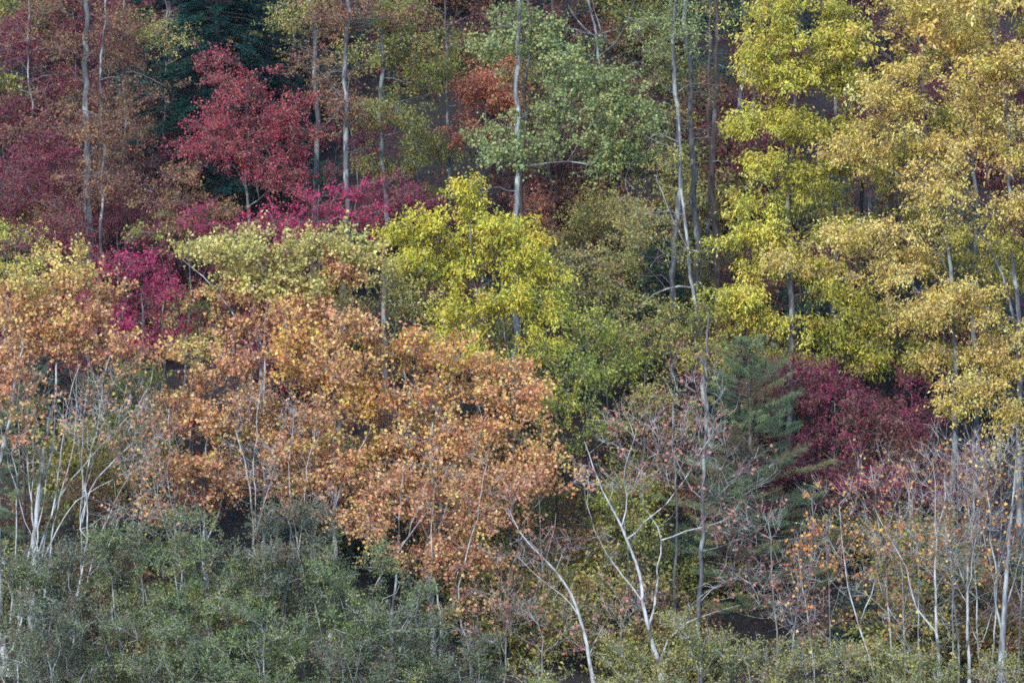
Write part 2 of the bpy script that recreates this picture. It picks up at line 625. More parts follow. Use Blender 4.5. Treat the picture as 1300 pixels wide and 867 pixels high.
def lobe_tips(lobes, y, dens, clump=5, ysq=0.8):
    """lobes: (px, py, rx, rz[, dy[, palette]]) in photo pixels -> tips (N,3), palette per tip"""
    tips, pals = [], []
    k = M_PER_PX(y)
    for lo in lobes:
        px, py, rx, rz = lo[:4]
        dy = lo[4] if len(lo) > 4 else 0.0
        pal = lo[5] if len(lo) > 5 else None
        c = W(px, py, y + dy)
        a, b = rx * k, rz * k
        ry = max(0.5, min(a, 3.2) * ysq)
        n = max(2, int(round(DENS * dens * a * b * 3.14)))
        nc = max(2, int(n / (clump * 1.15)))
        q = norm(RNG.normal(0, 1, (nc, 3))) * (RNG.random((nc, 1)) ** 0.42) * 0.9
        cen = q
        pick = RNG.integers(0, nc, n)
        off = RNG.normal(0, 1, (n, 3)) * np.array([.40 / max(a, .5), .40 / ry, .22 / max(b, .5)])
        stray = RNG.random(n) < .22
        off[stray] += RNG.normal(0, .42, (int(stray.sum()), 3))
        p = cen[pick] + off
        ln = np.linalg.norm(p, axis=1, keepdims=True)
        p = np.where(ln > 1.3, p / ln * 1.3, p)
        tips.append(c + p * np.array([a, ry, b]))
        pals += [pal] * n
    return np.concatenate(tips), pals


def emit_tree(name, base, sk, tips, pals, centre, kind, pal, label, cat, group, bark, twigbark, size_k=1.0, leaf_frac=1.0,
              twr=0.006, extra_twigs=0, limb_r=0.018, r_tip=0.006, trunk_sides=9, high=None, crown_label=None):
    sk.finish(r_tip=r_tip)
    root = link(name, None, label=label, cat=cat, group=group, loc=base)
    root.empty_display_size = 0.3
    bags = {}
    small = Bag()
    for ch, dep, prim in sk.chains():
        P = sk.P[ch] - base
        R = sk.r[ch].copy()
        if dep > 0:
            R[0] = R[1]
        r0 = R.max()
        if dep == 0:
            # flare at the root and a sunk foot
            if len(P) > 2:
                R[0] *= 1.45
                R[1] *= 1.12
                P = np.concatenate([P[:1] - np.array([[0, 0, .5]]), P])
                R = np.concatenate([[R[0] * 1.15], R])
            key = 'trunk'
            sides = trunk_sides
        elif r0 < limb_r:
            key = None
            sides = 3 if r0 < .012 else 4
        else:
            key = ('limb', prim)
            sides = 6
        if len(P) < 2:
            continue
        b = small if key is None else bags.setdefault(key, Bag())
        b.add(*sweep(P[None], R[None], sides))
    cfg = KIND[kind]
    if any(p is not None for p in pals):
        tipcol = [p if p is not None else pal for p in pals]
    else:
        tipcol = None
    tb, lb = twigs_and_leaves(tips.copy(), centre, cfg, pal, size_k, twr, leaf_frac, tipcol, extra_twigs)
    trunk_o = the_trunk = root
    for key, b in sorted(bags.items(), key=lambda q: isinstance(q[0], tuple)):
        nm = key if isinstance(key, str) else key[0]
        trunk_o = link(nm, b.mesh(nm, BARK[bark], smooth=True), root if nm == 'trunk' else trunk_o)
        if nm == 'trunk':
            the_trunk = trunk_o
        trunk_o = the_trunk
    tv = np.concatenate(tb.v) - base
    small.add(tv, np.concatenate(tb.f))
    link('twigs', small.mesh('twigs', BARK[twigbark]), root, kind='stuff')
    if high is not None:
        hb = high - 0
        t2, l2 = twigs_and_leaves(hb.copy(), hb.mean(0), cfg, pal, 1.7, .01)
        if lb is None:
            lb = l2
        else:
            lb.add(np.concatenate(l2.v), np.concatenate(l2.f), np.concatenate(l2.c))
    if lb is not None:
        lb.v = [v - base for v in lb.v]
        link('crown', lb.mesh('crown', LEAF), root, label=crown_label)
    return root


def tree(name, label, y, trunk, r, lobes, kind, pal, dens=3.0, bark='grey', twigbark='twig', limbs=(), cat='tree', group=None,
         size_k=1.0, leaf_frac=1.0, minpy=None, high=False, wob=0.03, twr=0.006, extra_twigs=0, bf=.25, down=.7, rise=.35,
         clump=5, limb_r=.018, r_tip=.006, base_px=None, ysq=.8, bend=.12):
    """trunk: [(px, py)...] from below upward; the foot is set on the ground under the first point"""
    p0 = W(trunk[0][0], trunk[0][1], y)
    base = np.array([p0[0], y, float(ground(p0[0], y))])
    pts = [base]
    for t in trunk:
        q = W(t[0], t[1], y + (t[2] if len(t) > 2 else 0.0))
        if q[2] > base[2] + 0.6:
            pts.append(q)
    sk = Skel()
    sk.add_poly(np.array(pts), r[0] * .85, r[1] * .8, wob=wob * 1.6, attach=False)
    for lm in limbs:
        lp = [W(a[0], a[1], y + (a[2] if len(a) > 2 else 0.0)) for a in lm[0]]
        sk.add_poly(np.array(lp), lm[1] * .74, lm[2] * .7, wob=.045)
    if lobes:
        tips, pals = lobe_tips(lobes, y, dens, clump, ysq)
        gz = ground(tips[:, 0], tips[:, 1]) + .25
        tips[:, 2] = np.maximum(tips[:, 2], gz)
    else:
        tips, pals = np.array([pts[-1]]), [None]
    hi = None
    allt = tips
    if high:
        c = np.array(pts[-1])
        n = 26
        hi = c + norm(RNG.normal(0, 1, (n, 3))) * (RNG.random((n, 1)) ** .4) * np.array([3.0, 3.0, 2.6]) + np.array([0, 0, 1.2])
        allt = np.concatenate([tips, hi])
    mz = W(650, minpy, y)[2] if minpy else base[2] + .5
    sk.grow(allt, bf=bf, down=down, rise=rise, minz=mz, r_tip=r_tip, bend=bend)
    centre = tips.mean(0)
    return emit_tree(name, base, sk, tips, pals, centre, kind, pal, label, cat, group, bark, twigbark, size_k, leaf_frac, twr,
                     extra_twigs, limb_r, r_tip, high=hi)


def tall(name, label, y, pts, wpx, lobes=(), kind='thin', pal='olive', **kw):
    """forest tree whose stem leaves the frame at the top; its crown goes on above"""
    k = M_PER_PX(y)
    dx = pts[-1][0] - pts[-2][0]
    dpy = max(20.0, pts[-2][1] - pts[-1][1])
    topx = pts[-1][0] + dx / dpy * 200
    full = list(pts) + ([] if kw.pop('stop', False) else [(topx, pts[-1][1] - 200)])
    r0 = wpx * k * .42
    kw.setdefault('high', True)
    lm = list(kw.pop('limbs', ()))
    lo, hi = min(p[1] for p in pts) + 20, max(p[1] for p in pts) - 170
    for _ in range(5):
        if hi <= lo:
            break
        py = RNG.uniform(lo, hi)
        px = float(np.interp(-py, [-p[1] for p in pts], [p[0] for p in pts]))
        sd = -1 if RNG.random() < .5 else 1
        ln = RNG.uniform(18, 62)
        lm.append(([(px, py), (px + sd * ln * .35, py - ln * RNG.uniform(.0, .3), RNG.normal(0, .3)), (px + sd * ln * .7, py - ln * RNG.uniform(.1, .5), RNG.normal(-.3, .4)),
                    (px + sd * ln, py - ln * RNG.uniform(-.1, .6), RNG.normal(-.5, .5))], min(.035, r0 * .5), .008))
    kw['limbs'] = lm
    return tree(name, label, y, full, (r0 * 1.15, r0 * .45), list(lobes), kind, pal, **kw)


# ------------------------------------------------------------------ conifers
def conifer(name, label, px, y, top_py, rad, pal, kind='pine', bark='brown', whorl=.55, nper=6, first=.6, dens=1.0, group=None):
    p0 = W(px, 400, y)
    base = np.array([p0[0], y, float(ground(p0[0], y))])
    top = W(px, top_py, y)
    H = top[2] - base[2]
    root = link(name, None, label=label, cat='tree', group=group, loc=base)
    zs = np.linspace(-.5, H, 14)
    trunk = np.stack([RNG.normal(0, .03, 14), RNG.normal(0, .03, 14), zs], -1)
    R = np.linspace(.03 + H * .011, .02, 14)
    b = Bag()
    b.add(*sweep(trunk[None], R[None], 8))
    link('trunk', b.mesh('trunk', BARK[bark], True), root)
    br, tw, nd = Bag(), Bag(), Bag()
    z = first
    A = lin(np.array(PAL[pal]))
    while z < H - .15:
        f = 1 - z / H
        n = nper + RNG.integers(-1, 2)
        a0 = RNG.uniform(0, 6.28)
        for i in range(n):
            a = a0 + i * 6.283 / n + RNG.normal(0, .35)
            L = rad * (f ** (.6 if kind == 'pine' else .75) + .06) * (RNG.uniform(.45, 1.2) if kind == 'pine' else RNG.uniform(.7, 1.12))
            up = (.45 - .75 * f + RNG.normal(0, .18)) if kind == 'pine' else (.15 - .45 * f)
            dirh = np.array([math.cos(a), math.sin(a), 0])
            K = 7
            s = np.linspace(0, 1, K)[:, None]
            P = np.array([0, 0, z + RNG.normal(0, .22 if kind == 'pine' else .08)]) + dirh * L * s + np.array([0, 0, 1]) * L * (up * .5 * s + (.22 if kind == 'pine' else -.22) * s ** 2)
            P = P + RNG.normal(0, .02, P.shape)
            br.add(*sweep(P[None], np.linspace(.006 + .010 * L, .004, K)[None], 4))
            # side shoots in a flat spray
            ns = max(4, int(L * (7 if kind == 'pine' else 9) * dens))
            t = RNG.uniform(.28, 1.0, ns)
            idx = np.clip((t * (K - 1)).astype(int), 0, K - 2)
            fr = (t * (K - 1) - idx)[:, None]
            S = P[idx] * (1 - fr) + P[idx + 1] * fr
            side = np.where(RNG.random(ns) < .5, -1, 1)[:, None]
            perp = np.array([-math.sin(a), math.cos(a), 0])
            sl = (L * .30 * (1.15 - t) + .14)[:, None]
            D = norm(dirh * .8 + perp * side * RNG.uniform(.3, 1.0, (ns, 1)) + np.array([0, 0, .22 if kind == 'pine' else -.2]) + RNG.normal(0, .12, (ns, 3)))
            E = S + D * sl
            if kind == 'pine':
                tw.add(*sweep(np.stack([S, E], 1), np.tile([.006, .003], (ns, 1)), 3))
            if kind == 'pine':
                q = 4
                ti = np.repeat(np.arange(ns), q)
                tt = np.tile(np.linspace(.35, 1, q), ns)[:, None]
                C0 = S[ti] + (E - S)[ti] * tt
                m = 11
                ni = np.repeat(np.arange(len(ti)), m)
                U = norm(D[ti][ni] * .7 + RNG.normal(0, .6, (len(ni), 3)) + np.array([0, 0, .12]))
                sz = RNG.uniform(.10, .16, len(ni))
                asp = .085
            else:
                q = 24
                ti = np.repeat(np.arange(ns), q)
                tt = RNG.uniform(0, 1, len(ti))[:, None]
                C0 = S[ti] + (E - S)[ti] * tt
                ni = np.arange(len(ti))
                U = norm(D[ti] * .5 + norm(RNG.normal(0, 1, (len(ti), 3)) * np.array([1, 1, .25])) + np.array([0, 0, -.25]))
                sz = RNG.uniform(.11, .19, len(ni))
                asp = .33
            cc = A[RNG.integers(0, len(A))] * math.exp(RNG.normal(0, .12))
            Cc = np.clip(cc * np.exp(RNG.normal(0, .14, (len(ni), 1))), 0.004, .6)
            Nn = np.array([0, -.3, .8]) + RNG.normal(0, .5, (len(ni), 3))
            nd.add(*place_leaves(C0[ni], U, Nn, sz, asp, 'needle' if kind == 'pine' else 'needle', Cc))
        z += whorl * RNG.uniform(.8, 1.2) * (.55 + .6 * f)
    link('branches', br.mesh('branches', BARK['brown']), root, kind='stuff')
    if tw.v:
        link('twigs', tw.mesh('twigs', BARK['twig']), root, kind='stuff')
    link('crown', nd.mesh('crown', NEEDLE), root)
    return root


# ================================================================== the place
build_terrain()

# ------------------------------------------------------------------ fallen leaves on the slope
def build_litter():
    n = 30000
    x = RNG.uniform(-24, 24, n)
    y = RNG.uniform(-3, 62, n)
    e = .05
    z = ground(x, y)
    gx = (ground(x + e, y) - z) / e
    gy = (ground(x, y + e) - z) / e
    N = norm(np.stack([-gx, -gy, np.ones(n)], -1)) + RNG.normal(0, .35, (n, 3))
    U = RNG.normal(0, 1, (n, 3))
    P = np.stack([x, y, z + .03], -1)
    pals = np.where(x < -4, 0, np.where(x < 8, 1, 2))
    C = np.empty((n, 3))
    for k, pn in enumerate((['maroon', 'brownred', 'brownred', 'plum'], ['brownred', 'rusty', 'maroon', 'olivetan'], ['brownred', 'maroon', 'plum', 'rusty'])):
        s = np.where(pals == k)[0]
        C[s] = pal_cols(sum((PAL[q] for q in pn), []), RNG.integers(0, 500, len(s)), 500, .16) * .62
    b = Bag()
    b.add(*place_leaves(P, U, N, RNG.uniform(.08, .19, n), .9, 'oval', C))
    link('fallen_leaves', b.mesh('fallen_leaves', LITTER), kind='stuff', label='dry brown and maroon leaves fallen all over the slope', cat='leaf litter')


build_litter()

# ------------------------------------------------------------------ far conifers and forest on the upper slope
conifer('hemlock_tree', 'dark blue-green hemlock standing behind the crimson maple', 275, 26, -150, 4.4, 'hemlock', 'hemlock', whorl=.42, nper=8, first=2.5, dens=1.15)
conifer('hemlock_tree', 'dark hemlock crowding the right side of the one behind the crimson maple', 335, 29, -150, 3.6, 'hemlock', 'hemlock', whorl=.5, nper=7, first=2.5)
conifer('hemlock_tree', 'slim dark hemlock beside the dark one behind the crimson maple', 215, 33, -170, 3.0, 'hemlock', 'hemlock', whorl=.55, first=2)
conifer('hemlock_tree', 'dark hemlock high on the slope behind the pale green tulip tree', 600, 38, -180, 3.6, 'hemlock', 'hemlock', whorl=.7, first=1.5, dens=.8)
conifer('hemlock_tree', 'dark hemlock behind the bare forked dead boughs high on the slope', 780, 38, -160, 3.6, 'hemlock', 'hemlock', whorl=.7, first=1.5, dens=.8)
conifer('hemlock_tree', 'dark hemlock high on the slope behind the yellow hickory', 930, 41, -120, 3.4, 'hemlock', 'hemlock', whorl=.7, first=1.5, dens=.8)
conifer('hemlock_tree', 'dark hemlock high on the slope behind the tan oaks', 1180, 40, -110, 3.6, 'hemlock', 'hemlock', whorl=.7, first=1.5, dens=.8)
conifer('hemlock_tree', 'small dark hemlock beside the plum dogwoods under the tan oak', 1180, 17, 428, 1.5, 'hemlock', 'hemlock', whorl=.35, first=.6)
conifer('young_conifer', 'young dark green conifer among the olive thicket saplings', 838, 16, 262, 1.6, 'darkgreen', 'hemlock', whorl=.4, first=.5)
conifer('pine_tree', 'soft blue-green pine with layered boughs behind the bare grey-stemmed tree', 952, 7, 430, 3.6, 'pine', 'pine', whorl=.5, nper=7, first=.3, dens=1.6)
conifer('pine_tree', 'pale green pine half hidden behind the white sycamore stems', 32, 6, 480, 1.9, 'pine', 'pine', whorl=.55, nper=6, first=.6, dens=1.2)

# forest trees of the upper left
tall('forest_tree', 'thick pale grey trunk among rusty leaves above the maroon understory', 19, [(113, 420), (112, 200), (107, 0)], 15,
     [(85, 60, 60, 50), (150, 60, 50, 55), (110, 150, 80, 45), (150, 210, 55, 40), (60, 10, 60, 25)], 'thin', 'rusty', dens=1.7, bark='grey')
tall('forest_tree', 'slim grey trunk leaning close beside the thick pale trunk', 18, [(121, 460), (122, 300), (119, 150), (128, 0)], 6,
     [(130, 230, 45, 40), (170, 130, 45, 40), (140, 20, 70, 25), (100, 250, 40, 30)], 'thin', 'rusty', dens=1.8)
tall('forest_tree', 'dark slim trunk right of the leaning grey trunk over maroon shrubs', 20, [(159, 420), (159, 200), (162, 0)], 6,
     [(190, 60, 40, 50, 0, 'olivetan'), (185, 170, 35, 30), (165, 260, 40, 25)], 'thin', 'rusty', dens=1.8, bark='brown')
tall('forest_tree', 'thin pale pole of a tree among dark maroon leaves', 30, [(38, 330), (38, 160), (35, 0)], 3.4, [(20, 40, 40, 40), (60, 110, 40, 30)], 'thin', 'maroon', dens=1.4, bark='pale', high=False)
tall('forest_tree', 'thin grey tree against the dark hemlock', 26, [(206, 350), (207, 100), (206, 0)], 4, [(203, 40, 20, 30, 0, 'olivetan')], 'thin', 'rusty', dens=1.6, high=False)
tall('forest_tree', 'grey forest trunk rising behind the crimson maple crown', 20, [(396, 440), (397, 200), (398, 0)], 11,
     [(400, 30, 55, 30), (440, 70, 45, 35), (370, 15, 40, 20), (420, 110, 40, 25, 0, 'rusty')], 'thin', 'olivetan', dens=1.9)
tall('forest_tree', 'straight grey trunk right of the crimson maple with drooping rusty leaves', 15, [(437, 520), (437, 300), (434, 120), (436, 0)], 12.5,
     [(470, 30, 50, 35), (400, 80, 40, 35), (450, 110, 45, 30), (480, 150, 40, 35, 0, 'olive'), (440, 5, 60, 20)], 'thin', 'rusty', dens=2.0,
     limbs=[([(437, 160), (452, 152), (478, 134), (510, 128)], .05, .015), ([(436, 130), (420, 100), (395, 78)], .04, .012)])
tall('forest_tree', 'grey trunk rising from magenta leaves beside the lime yellow hickory', 17, [(488, 480), (488, 300), (486, 100), (490, 0)], 10,
     [(500, 60, 45, 50), (520, 140, 45, 45), (495, 200, 40, 35), (540, 30, 45, 35)], 'oak', 'olive', dens=1.9)
tall('forest_tree', 'slim trunk veiled by olive leaves next to the red-orange maple', 22, [(568, 400), (567, 200), (564, 0)], 5.5,
     [(550, 90, 45, 50), (560, 180, 40, 40), (545, 230, 35, 25), (530, 0, 50, 25)], 'oak', 'olive', dens=2.0)
# forest trees of the middle
tall('tulip_tree', 'tall pale-trunked tulip tree with pale green leaf sprays', 14, [(651, 520), (652, 370), (656, 240), (660, 100), (664, 0)], 12.5,
     [(630, 70, 35, 22), (655, 38, 40, 18), (720, 90, 55, 38), (765, 125, 55, 40), (740, 150, 50, 25), (640, 165, 35, 22), (628, 200, 32, 22), (700, 60, 40, 25), (800, 170, 45, 30),
      (780, 205, 40, 22), (715, 185, 45, 20)], 'tulip', 'palegreen', dens=3.0, bark='pale',
     limbs=[([(654, 214), (690, 207), (720, 204), (762, 213), (794, 222), (805, 240)], .055, .018), ([(793, 222), (802, 205), (812, 198)], .03, .01), ([(793, 222), (798, 245), (802, 258)], .025, .01)])
tall('forest_tree', 'brown trunk close behind the pale tulip tree trunk', 17, [(666, 480), (668, 240), (670, 0)], 9, [(640, 110, 30, 25, 0, 'olive')], 'thin', 'olivetan', dens=1.6, bark='brown')
tall('forest_tree', 'crooked brown trunk with a fork over leaf litter behind the tulip tree', 25, [(698, 330), (700, 260), (693, 205), (700, 100), (698, 0)], 8, [(720, 240, 40, 30, 0, 'rusty'), (690, 250, 30, 25, 0, 'redorange')], 'thin', 'rusty', dens=1.4, bark='brown')
tall('forest_tree', 'short dark stub-like trunk standing in brown litter', 26, [(706, 320), (708, 250), (712, 180), (720, 0)], 8, [(740, 170, 35, 30)], 'thin', 'brownred', dens=1.4, bark='dark', high=False)
tall('forest_tree', 'dead bare tree with long forked boughs against the dark hemlocks', 30, [(772, 300), (770, 120), (762, 40), (750, 0)], 5, [(760, 30, 60, 35)], 'thin', 'brownred', dens=.5,
     limbs=[([(770, 56), (745, 35), (722, 12), (712, -10)], .05, .02), ([(768, 60), (760, 30), (752, 0)], .04, .015), ([(772, 70), (800, 25), (806, 0)], .04, .015)], leaf_frac=.15, bark='pale', twigbark='paletwig', high=False)
tall('forest_tree', 'straight grey trunk with green-gold leaves in the group of four trunks', 15, [(856, 560), (856, 300), (858, 100), (857, 0)], 12,
     [(850, 60, 45, 40, 0, 'palegreen'), (820, 40, 40, 30, 0, 'palegreen'), (835, 130, 38, 30), (825, 195, 42, 32), (815, 250, 45, 28), (810, 100, 35, 30, 0, 'rusty'), (880, 12, 30, 16, 0, 'palegreen')], 'thin', 'olivetan', dens=2.0)
tall('leaning_tree', 'pale leaning trunk with a white crooked dead bough', 12, [(903, 560), (901, 470), (893, 410), (878, 330), (868, 250), (862, 175), (861, 150)], 9,
     [(800, 310, 50, 40), (760, 350, 45, 35), (830, 420, 50, 40), (858, 210, 26, 24), (780, 270, 45, 28)], 'thin', 'olivetan', dens=2.0, bark='pale',
     limbs=[([(879, 362), (860, 361), (838, 368), (822, 382), (808, 392)], .06, .025), ([(866, 270), (845, 268), (820, 268), (795, 278)], .04, .012), ([(880, 330), (860, 290), (840, 240), (833, 228)], .05, .02)], high=False, stop=True)
tall('forest_tree', 'dark grey trunk in the middle of the group of four trunks', 17, [(888, 520), (888, 300), (885, 100), (880, 0)], 13, [(872, 330, 22, 20), (870, 100, 20, 18)], 'thin', 'olivetan', dens=1.2)
tall('forest_tree', 'brown dark trunk beside the yellow hickory in the group of four trunks', 18, [(906, 500), (909, 300), (911, 100), (914, 0)], 12, [(925, 25, 32, 18, 0, 'hickyel'), (902, 130, 16, 14)], 'thin', 'olivetan', dens=1.2, bark='brown')
tall('forest_tree', 'thin brown trunk squeezed between the two dark trunks of the group', 21, [(899, 440), (899, 200), (901, 0)], 7, [(890, 250, 22, 18)], 'thin', 'olivetan', dens=1.2, bark='brown', high=False)
tall('forest_tree', 'grey trunk high on the slope in a dark gap by the hickory', 28, [(940, 350), (941, 120), (942, 0)], 9, [(950, 5, 30, 20)], 'thin', 'olive', dens=1.4)
tall('forest_tree', 'thin trunk high on the slope behind the yellow hickory crown', 27, [(953, 350), (953, 120), (955, 0)], 5, [(960, 10, 30, 20)], 'thin', 'olive', dens=1.2, bark='brown')
# forest trunks below the right-hand crowns
tall('forest_tree', 'dark trunk standing above the plum dogwoods under the tan oak', 15, [(1137, 610), (1133, 450), (1132, 260), (1136, 120), (1134, 0)], 10, [(1140, 330, 35, 30, 0, 'tandeep')], 'thin', 'hickdeep', dens=1.6, bark='dark')
tall('forest_tree', 'dark trunk behind the lower yellow-green hickory boughs', 18, [(1093, 540), (1095, 380), (1092, 250), (1096, 0)], 8.5, [(1090, 260, 35, 30)], 'thin', 'hickdeep', dens=1.6, bark='dark')
tall('forest_tree', 'grey trunk foot rising from plum leaves beneath the hickory', 16.5, [(1062, 560), (1060, 440), (1058, 200), (1056, 0)], 9, [(1050, 240, 35, 30)], 'thin', 'hickdeep', dens=1.6)
tall('forest_tree', 'thin trunk in the gap between tan oak and hickory boughs', 20, [(1146, 420), (1143, 280), (1148, 100), (1150, 0)], 6, [(1160, 300, 25, 20, 0, 'tandeep')], 'thin', 'tandeep', dens=1.4, bark='dark')

# ------------------------------------------------------------------ red understory of the upper left
tree('maple_tree', 'large crimson maple with a rounded drooping crown below the dark hemlock', 17, [(330, 470), (326, 330), (318, 240), (312, 170), (315, 110)], (.13, .03),
     [(310, 105, 50, 34), (265, 150, 42, 40), (340, 140, 55, 45), (290, 190, 52, 36), (375, 180, 35, 45), (250, 190, 28, 30), (330, 210, 40, 30), (385, 230, 28, 28)], 'maple', 'crimson', dens=2.6, bark='grey', down=.4, rise=.1,
     limbs=[([(320, 268), (325, 250), (345, 238), (372, 236)], .04, .015), ([(319, 250), (330, 225), (350, 202), (362, 200)], .035, .012), ([(318, 245), (300, 215), (285, 200)], .04, .015)])
tree('maple_tree', 'bright magenta-red maple below the crimson one above the pale yellow sycamore', 14.5, [(400, 480), (402, 330), (400, 270), (405, 235)], (.09, .02),
     [(400, 265, 55, 32), (450, 270, 40, 30), (350, 282, 40, 22), (420, 300, 60, 22), (490, 250, 30, 22, 0, 'plum'), (525, 258, 24, 16, 0, 'plum'), (285, 280, 40, 14), (300, 292, 35, 12)], 'maple', 'magenta', dens=2.7)
tree('maple_tree', 'deep magenta maple rising behind the left yellow sycamore', 9, [(180, 620), (182, 450), (185, 380), (180, 330)], (.08, .02),
     [(185, 350, 45, 30), (160, 385, 45, 30), (210, 375, 32, 30), (150, 340, 28, 22), (190, 410, 35, 22), (165, 420, 40, 18)], 'maple', 'magenta', dens=2.7)
tree('young_maple', 'orange and olive young maple left of the crimson maple', 15.5, [(232, 420), (235, 300), (235, 230)], (.06, .015),
     [(235, 230, 32, 22), (205, 255, 32, 22), (255, 260, 30, 24), (235, 285, 40, 18), (200, 285, 28, 14, 0, 'olive')], 'maple', 'rusty', dens=3.0, size_k=1.1)
tree('young_maple', 'red-orange maple glowing between olive leaves and the tulip tree', 21, [(612, 330), (612, 180), (615, 80)], (.07, .015),
     [(612, 90, 34, 28), (595, 130, 30, 30), (630, 135, 28, 30), (605, 165, 35, 20)], 'maple', 'redorange', dens=3.0, size_k=1.2)
tree('young_maple', 'small red-orange sapling beside the foot of the tulip tree', 18, [(683, 380), (680, 300), (680, 250)], (.03, .01), [(680, 250, 24, 22), (690, 275, 18, 14)], 'maple', 'redorange', dens=3.0)
tree('young_tree', 'small yellow-orange sapling at the edge of the maroon slope', 11, [(22, 520), (22, 400), (20, 300)], (.04, .012),
     [(25, 295, 24, 20), (15, 330, 26, 24), (35, 350, 24, 22)], 'thin', 'hickyel', dens=3.2)
tree('young_tree', 'dark olive-orange sapling between magenta maple and pale yellow sycamore', 8, [(250, 560), (252, 440), (250, 380)], (.04, .012), [(252, 385, 26, 22), (245, 420, 26, 20), (265, 440, 22, 16)], 'thin', 'olive', dens=3.0)

# understory bushes take their labels from what they stand beside
REFS = [(113, 19, 'the thick pale trunk'), (275, 26, 'the dark hemlock'), (330, 17, 'the crimson maple'), (400, 14.5, 'the bright magenta-red maple'), (180, 9, 'the deep magenta maple'),
        (232, 15.5, 'the orange and olive maple'), (612, 21, 'the red-orange maple'), (651, 14, 'the pale tulip tree'), (903, 12, 'the pale leaning trunk'), (888, 17, 'the group of four trunks'),
        (1000, 12, 'the yellow-green hickory'), (1215, 9, 'the tan oak'), (610, 9, 'the lime-yellow hickory'), (335, 6, 'the pale yellow sycamore'), (40, 1.5, 'the white-stemmed left sycamore'),
        (420, 3.5, 'the broad orange sycamore'), (552, 4, 'the orange-gold sycamore'), (262, 3, 'the pinkish orange sycamore'), (840, -1, 'the bare looping sycamore'), (757, -1.5, 'the leaning bare sycamore'),
        (948, 7.5, 'the blue-green pine'), (1137, 15, 'the dark trunk over plum leaves'), (1060, 10.5, 'the wide plum dogwood'), (1268, -1.5, 'the thick pale grey sycamore'), (38, 30, 'the thin pale pole'),
        (437, 15, 'the straight grey trunk'), (770, 30, 'the dead forked tree'), (940, 28, 'the grey trunk in the dark gap'), (1180, 40, 'the hemlock behind the oaks'), (600, 38, 'the hemlock behind the tulip tree')]
REFXY = np.array([[W(px, 433, y)[0], y] for px, y, _ in REFS])


USED = set()


def bush_label(pal, h, x, y, big=False):
    d = REFXY - np.array([x, y])
    order = np.argsort((d ** 2).sum(1))
    size = 'spreading' if big else 'knee-high' if h < 1.2 else 'waist-high' if h < 1.7 else 'head-high' if h < 2.3 else 'tall'
    lab = None
    for k in order[:3]:
        dx, dy = x - REFXY[k, 0], y - REFXY[k, 1]
        rel = 'just beside' if math.hypot(dx, dy) < 2.2 else ('uphill of' if dy > abs(dx) * .6 else 'downhill of' if dy < -abs(dx) * .6 else 'along the slope from')
        cand = '%s %s %s %s' % (size, DESC[pal], rel, REFS[k][2])
        lab = lab or cand
        if cand not in USED:
            USED.add(cand)
            return cand
    return lab


DESC = {'maroon': 'maroon-leaved bush', 'plum': 'plum dogwood bush', 'brownred': 'brown-red bush', 'olive': 'olive-green bush', 'olivetan': 'tan and olive bush',
        'darkgreen': 'dark evergreen laurel bush', 'rusty': 'rusty-leaved bush'}

# maroon understory, each bush its own
def bush(label, px, py, y, rx, rz, pal, kind='dogwood', dens=2.6, group='understory bushes', size_k=1.15, name='understory_bush', cat='bush', **kw):
    if label is None:
        label = bush_label(pal, 3.0, W(px, 433, y)[0], y, True)
        group = DESC[pal] + 'es'
    lob = [(px, py, rx, rz), (px - rx * .6, py + rz * .35, rx * .55, rz * .6), (px + rx * .6, py + rz * .3, rx * .55, rz * .6), (px + rx * .1, py - rz * .5, rx * .5, rz * .5)]
    tree(name, label, y, [(px, py + rz * 1.6), (px + RNG.normal(0, 4), py + rz * .4), (px + RNG.normal(0, 6), py - rz * .3)], (.035, .012), lob, kind, pal, dens=dens, cat=cat, group=group, size_k=size_k, wob=.03, **kw)


for (px, py, y, rx, rz, pal, dens) in [
    (30, 60, 33, 50, 40, 'maroon', 1.7), (95, 30, 34, 45, 35, 'maroon', 1.6), (60, 130, 30, 48, 38, 'maroon', 2.0), (10, 150, 29, 40, 35, 'maroon', 2.0),
    (120, 190, 26, 50, 35, 'brownred', 2.0), (40, 205, 25, 48, 35, 'maroon', 2.2), (85, 255, 22, 55, 32, 'maroon', 2.4), (10, 255, 22, 38, 32, 'maroon', 2.4),
    (165, 140, 28, 40, 35, 'brownred', 1.6), (195, 230, 23, 38, 30, 'plum', 2.4), (150, 275, 20, 50, 26, 'plum', 2.6), (70, 300, 17, 48, 24, 'maroon', 2.6), (205, 295, 17, 40, 18, 'plum', 2.4),
]:
    bush(None, px, py, y, rx, rz, pal, dens=dens, group='maroon bushes of the upper slope')
for (px, py, y, rx, rz, pal, dens) in [
    (465, 215, 22, 40, 34, 'plum', 2.2), (540, 270, 20, 40, 26, 'plum', 2.0), (450, 160, 26, 40, 30, 'maroon', 1.6),
]:
    bush(None, px, py, y, rx, rz, pal, dens=dens, group='plum bushes between the trunks')
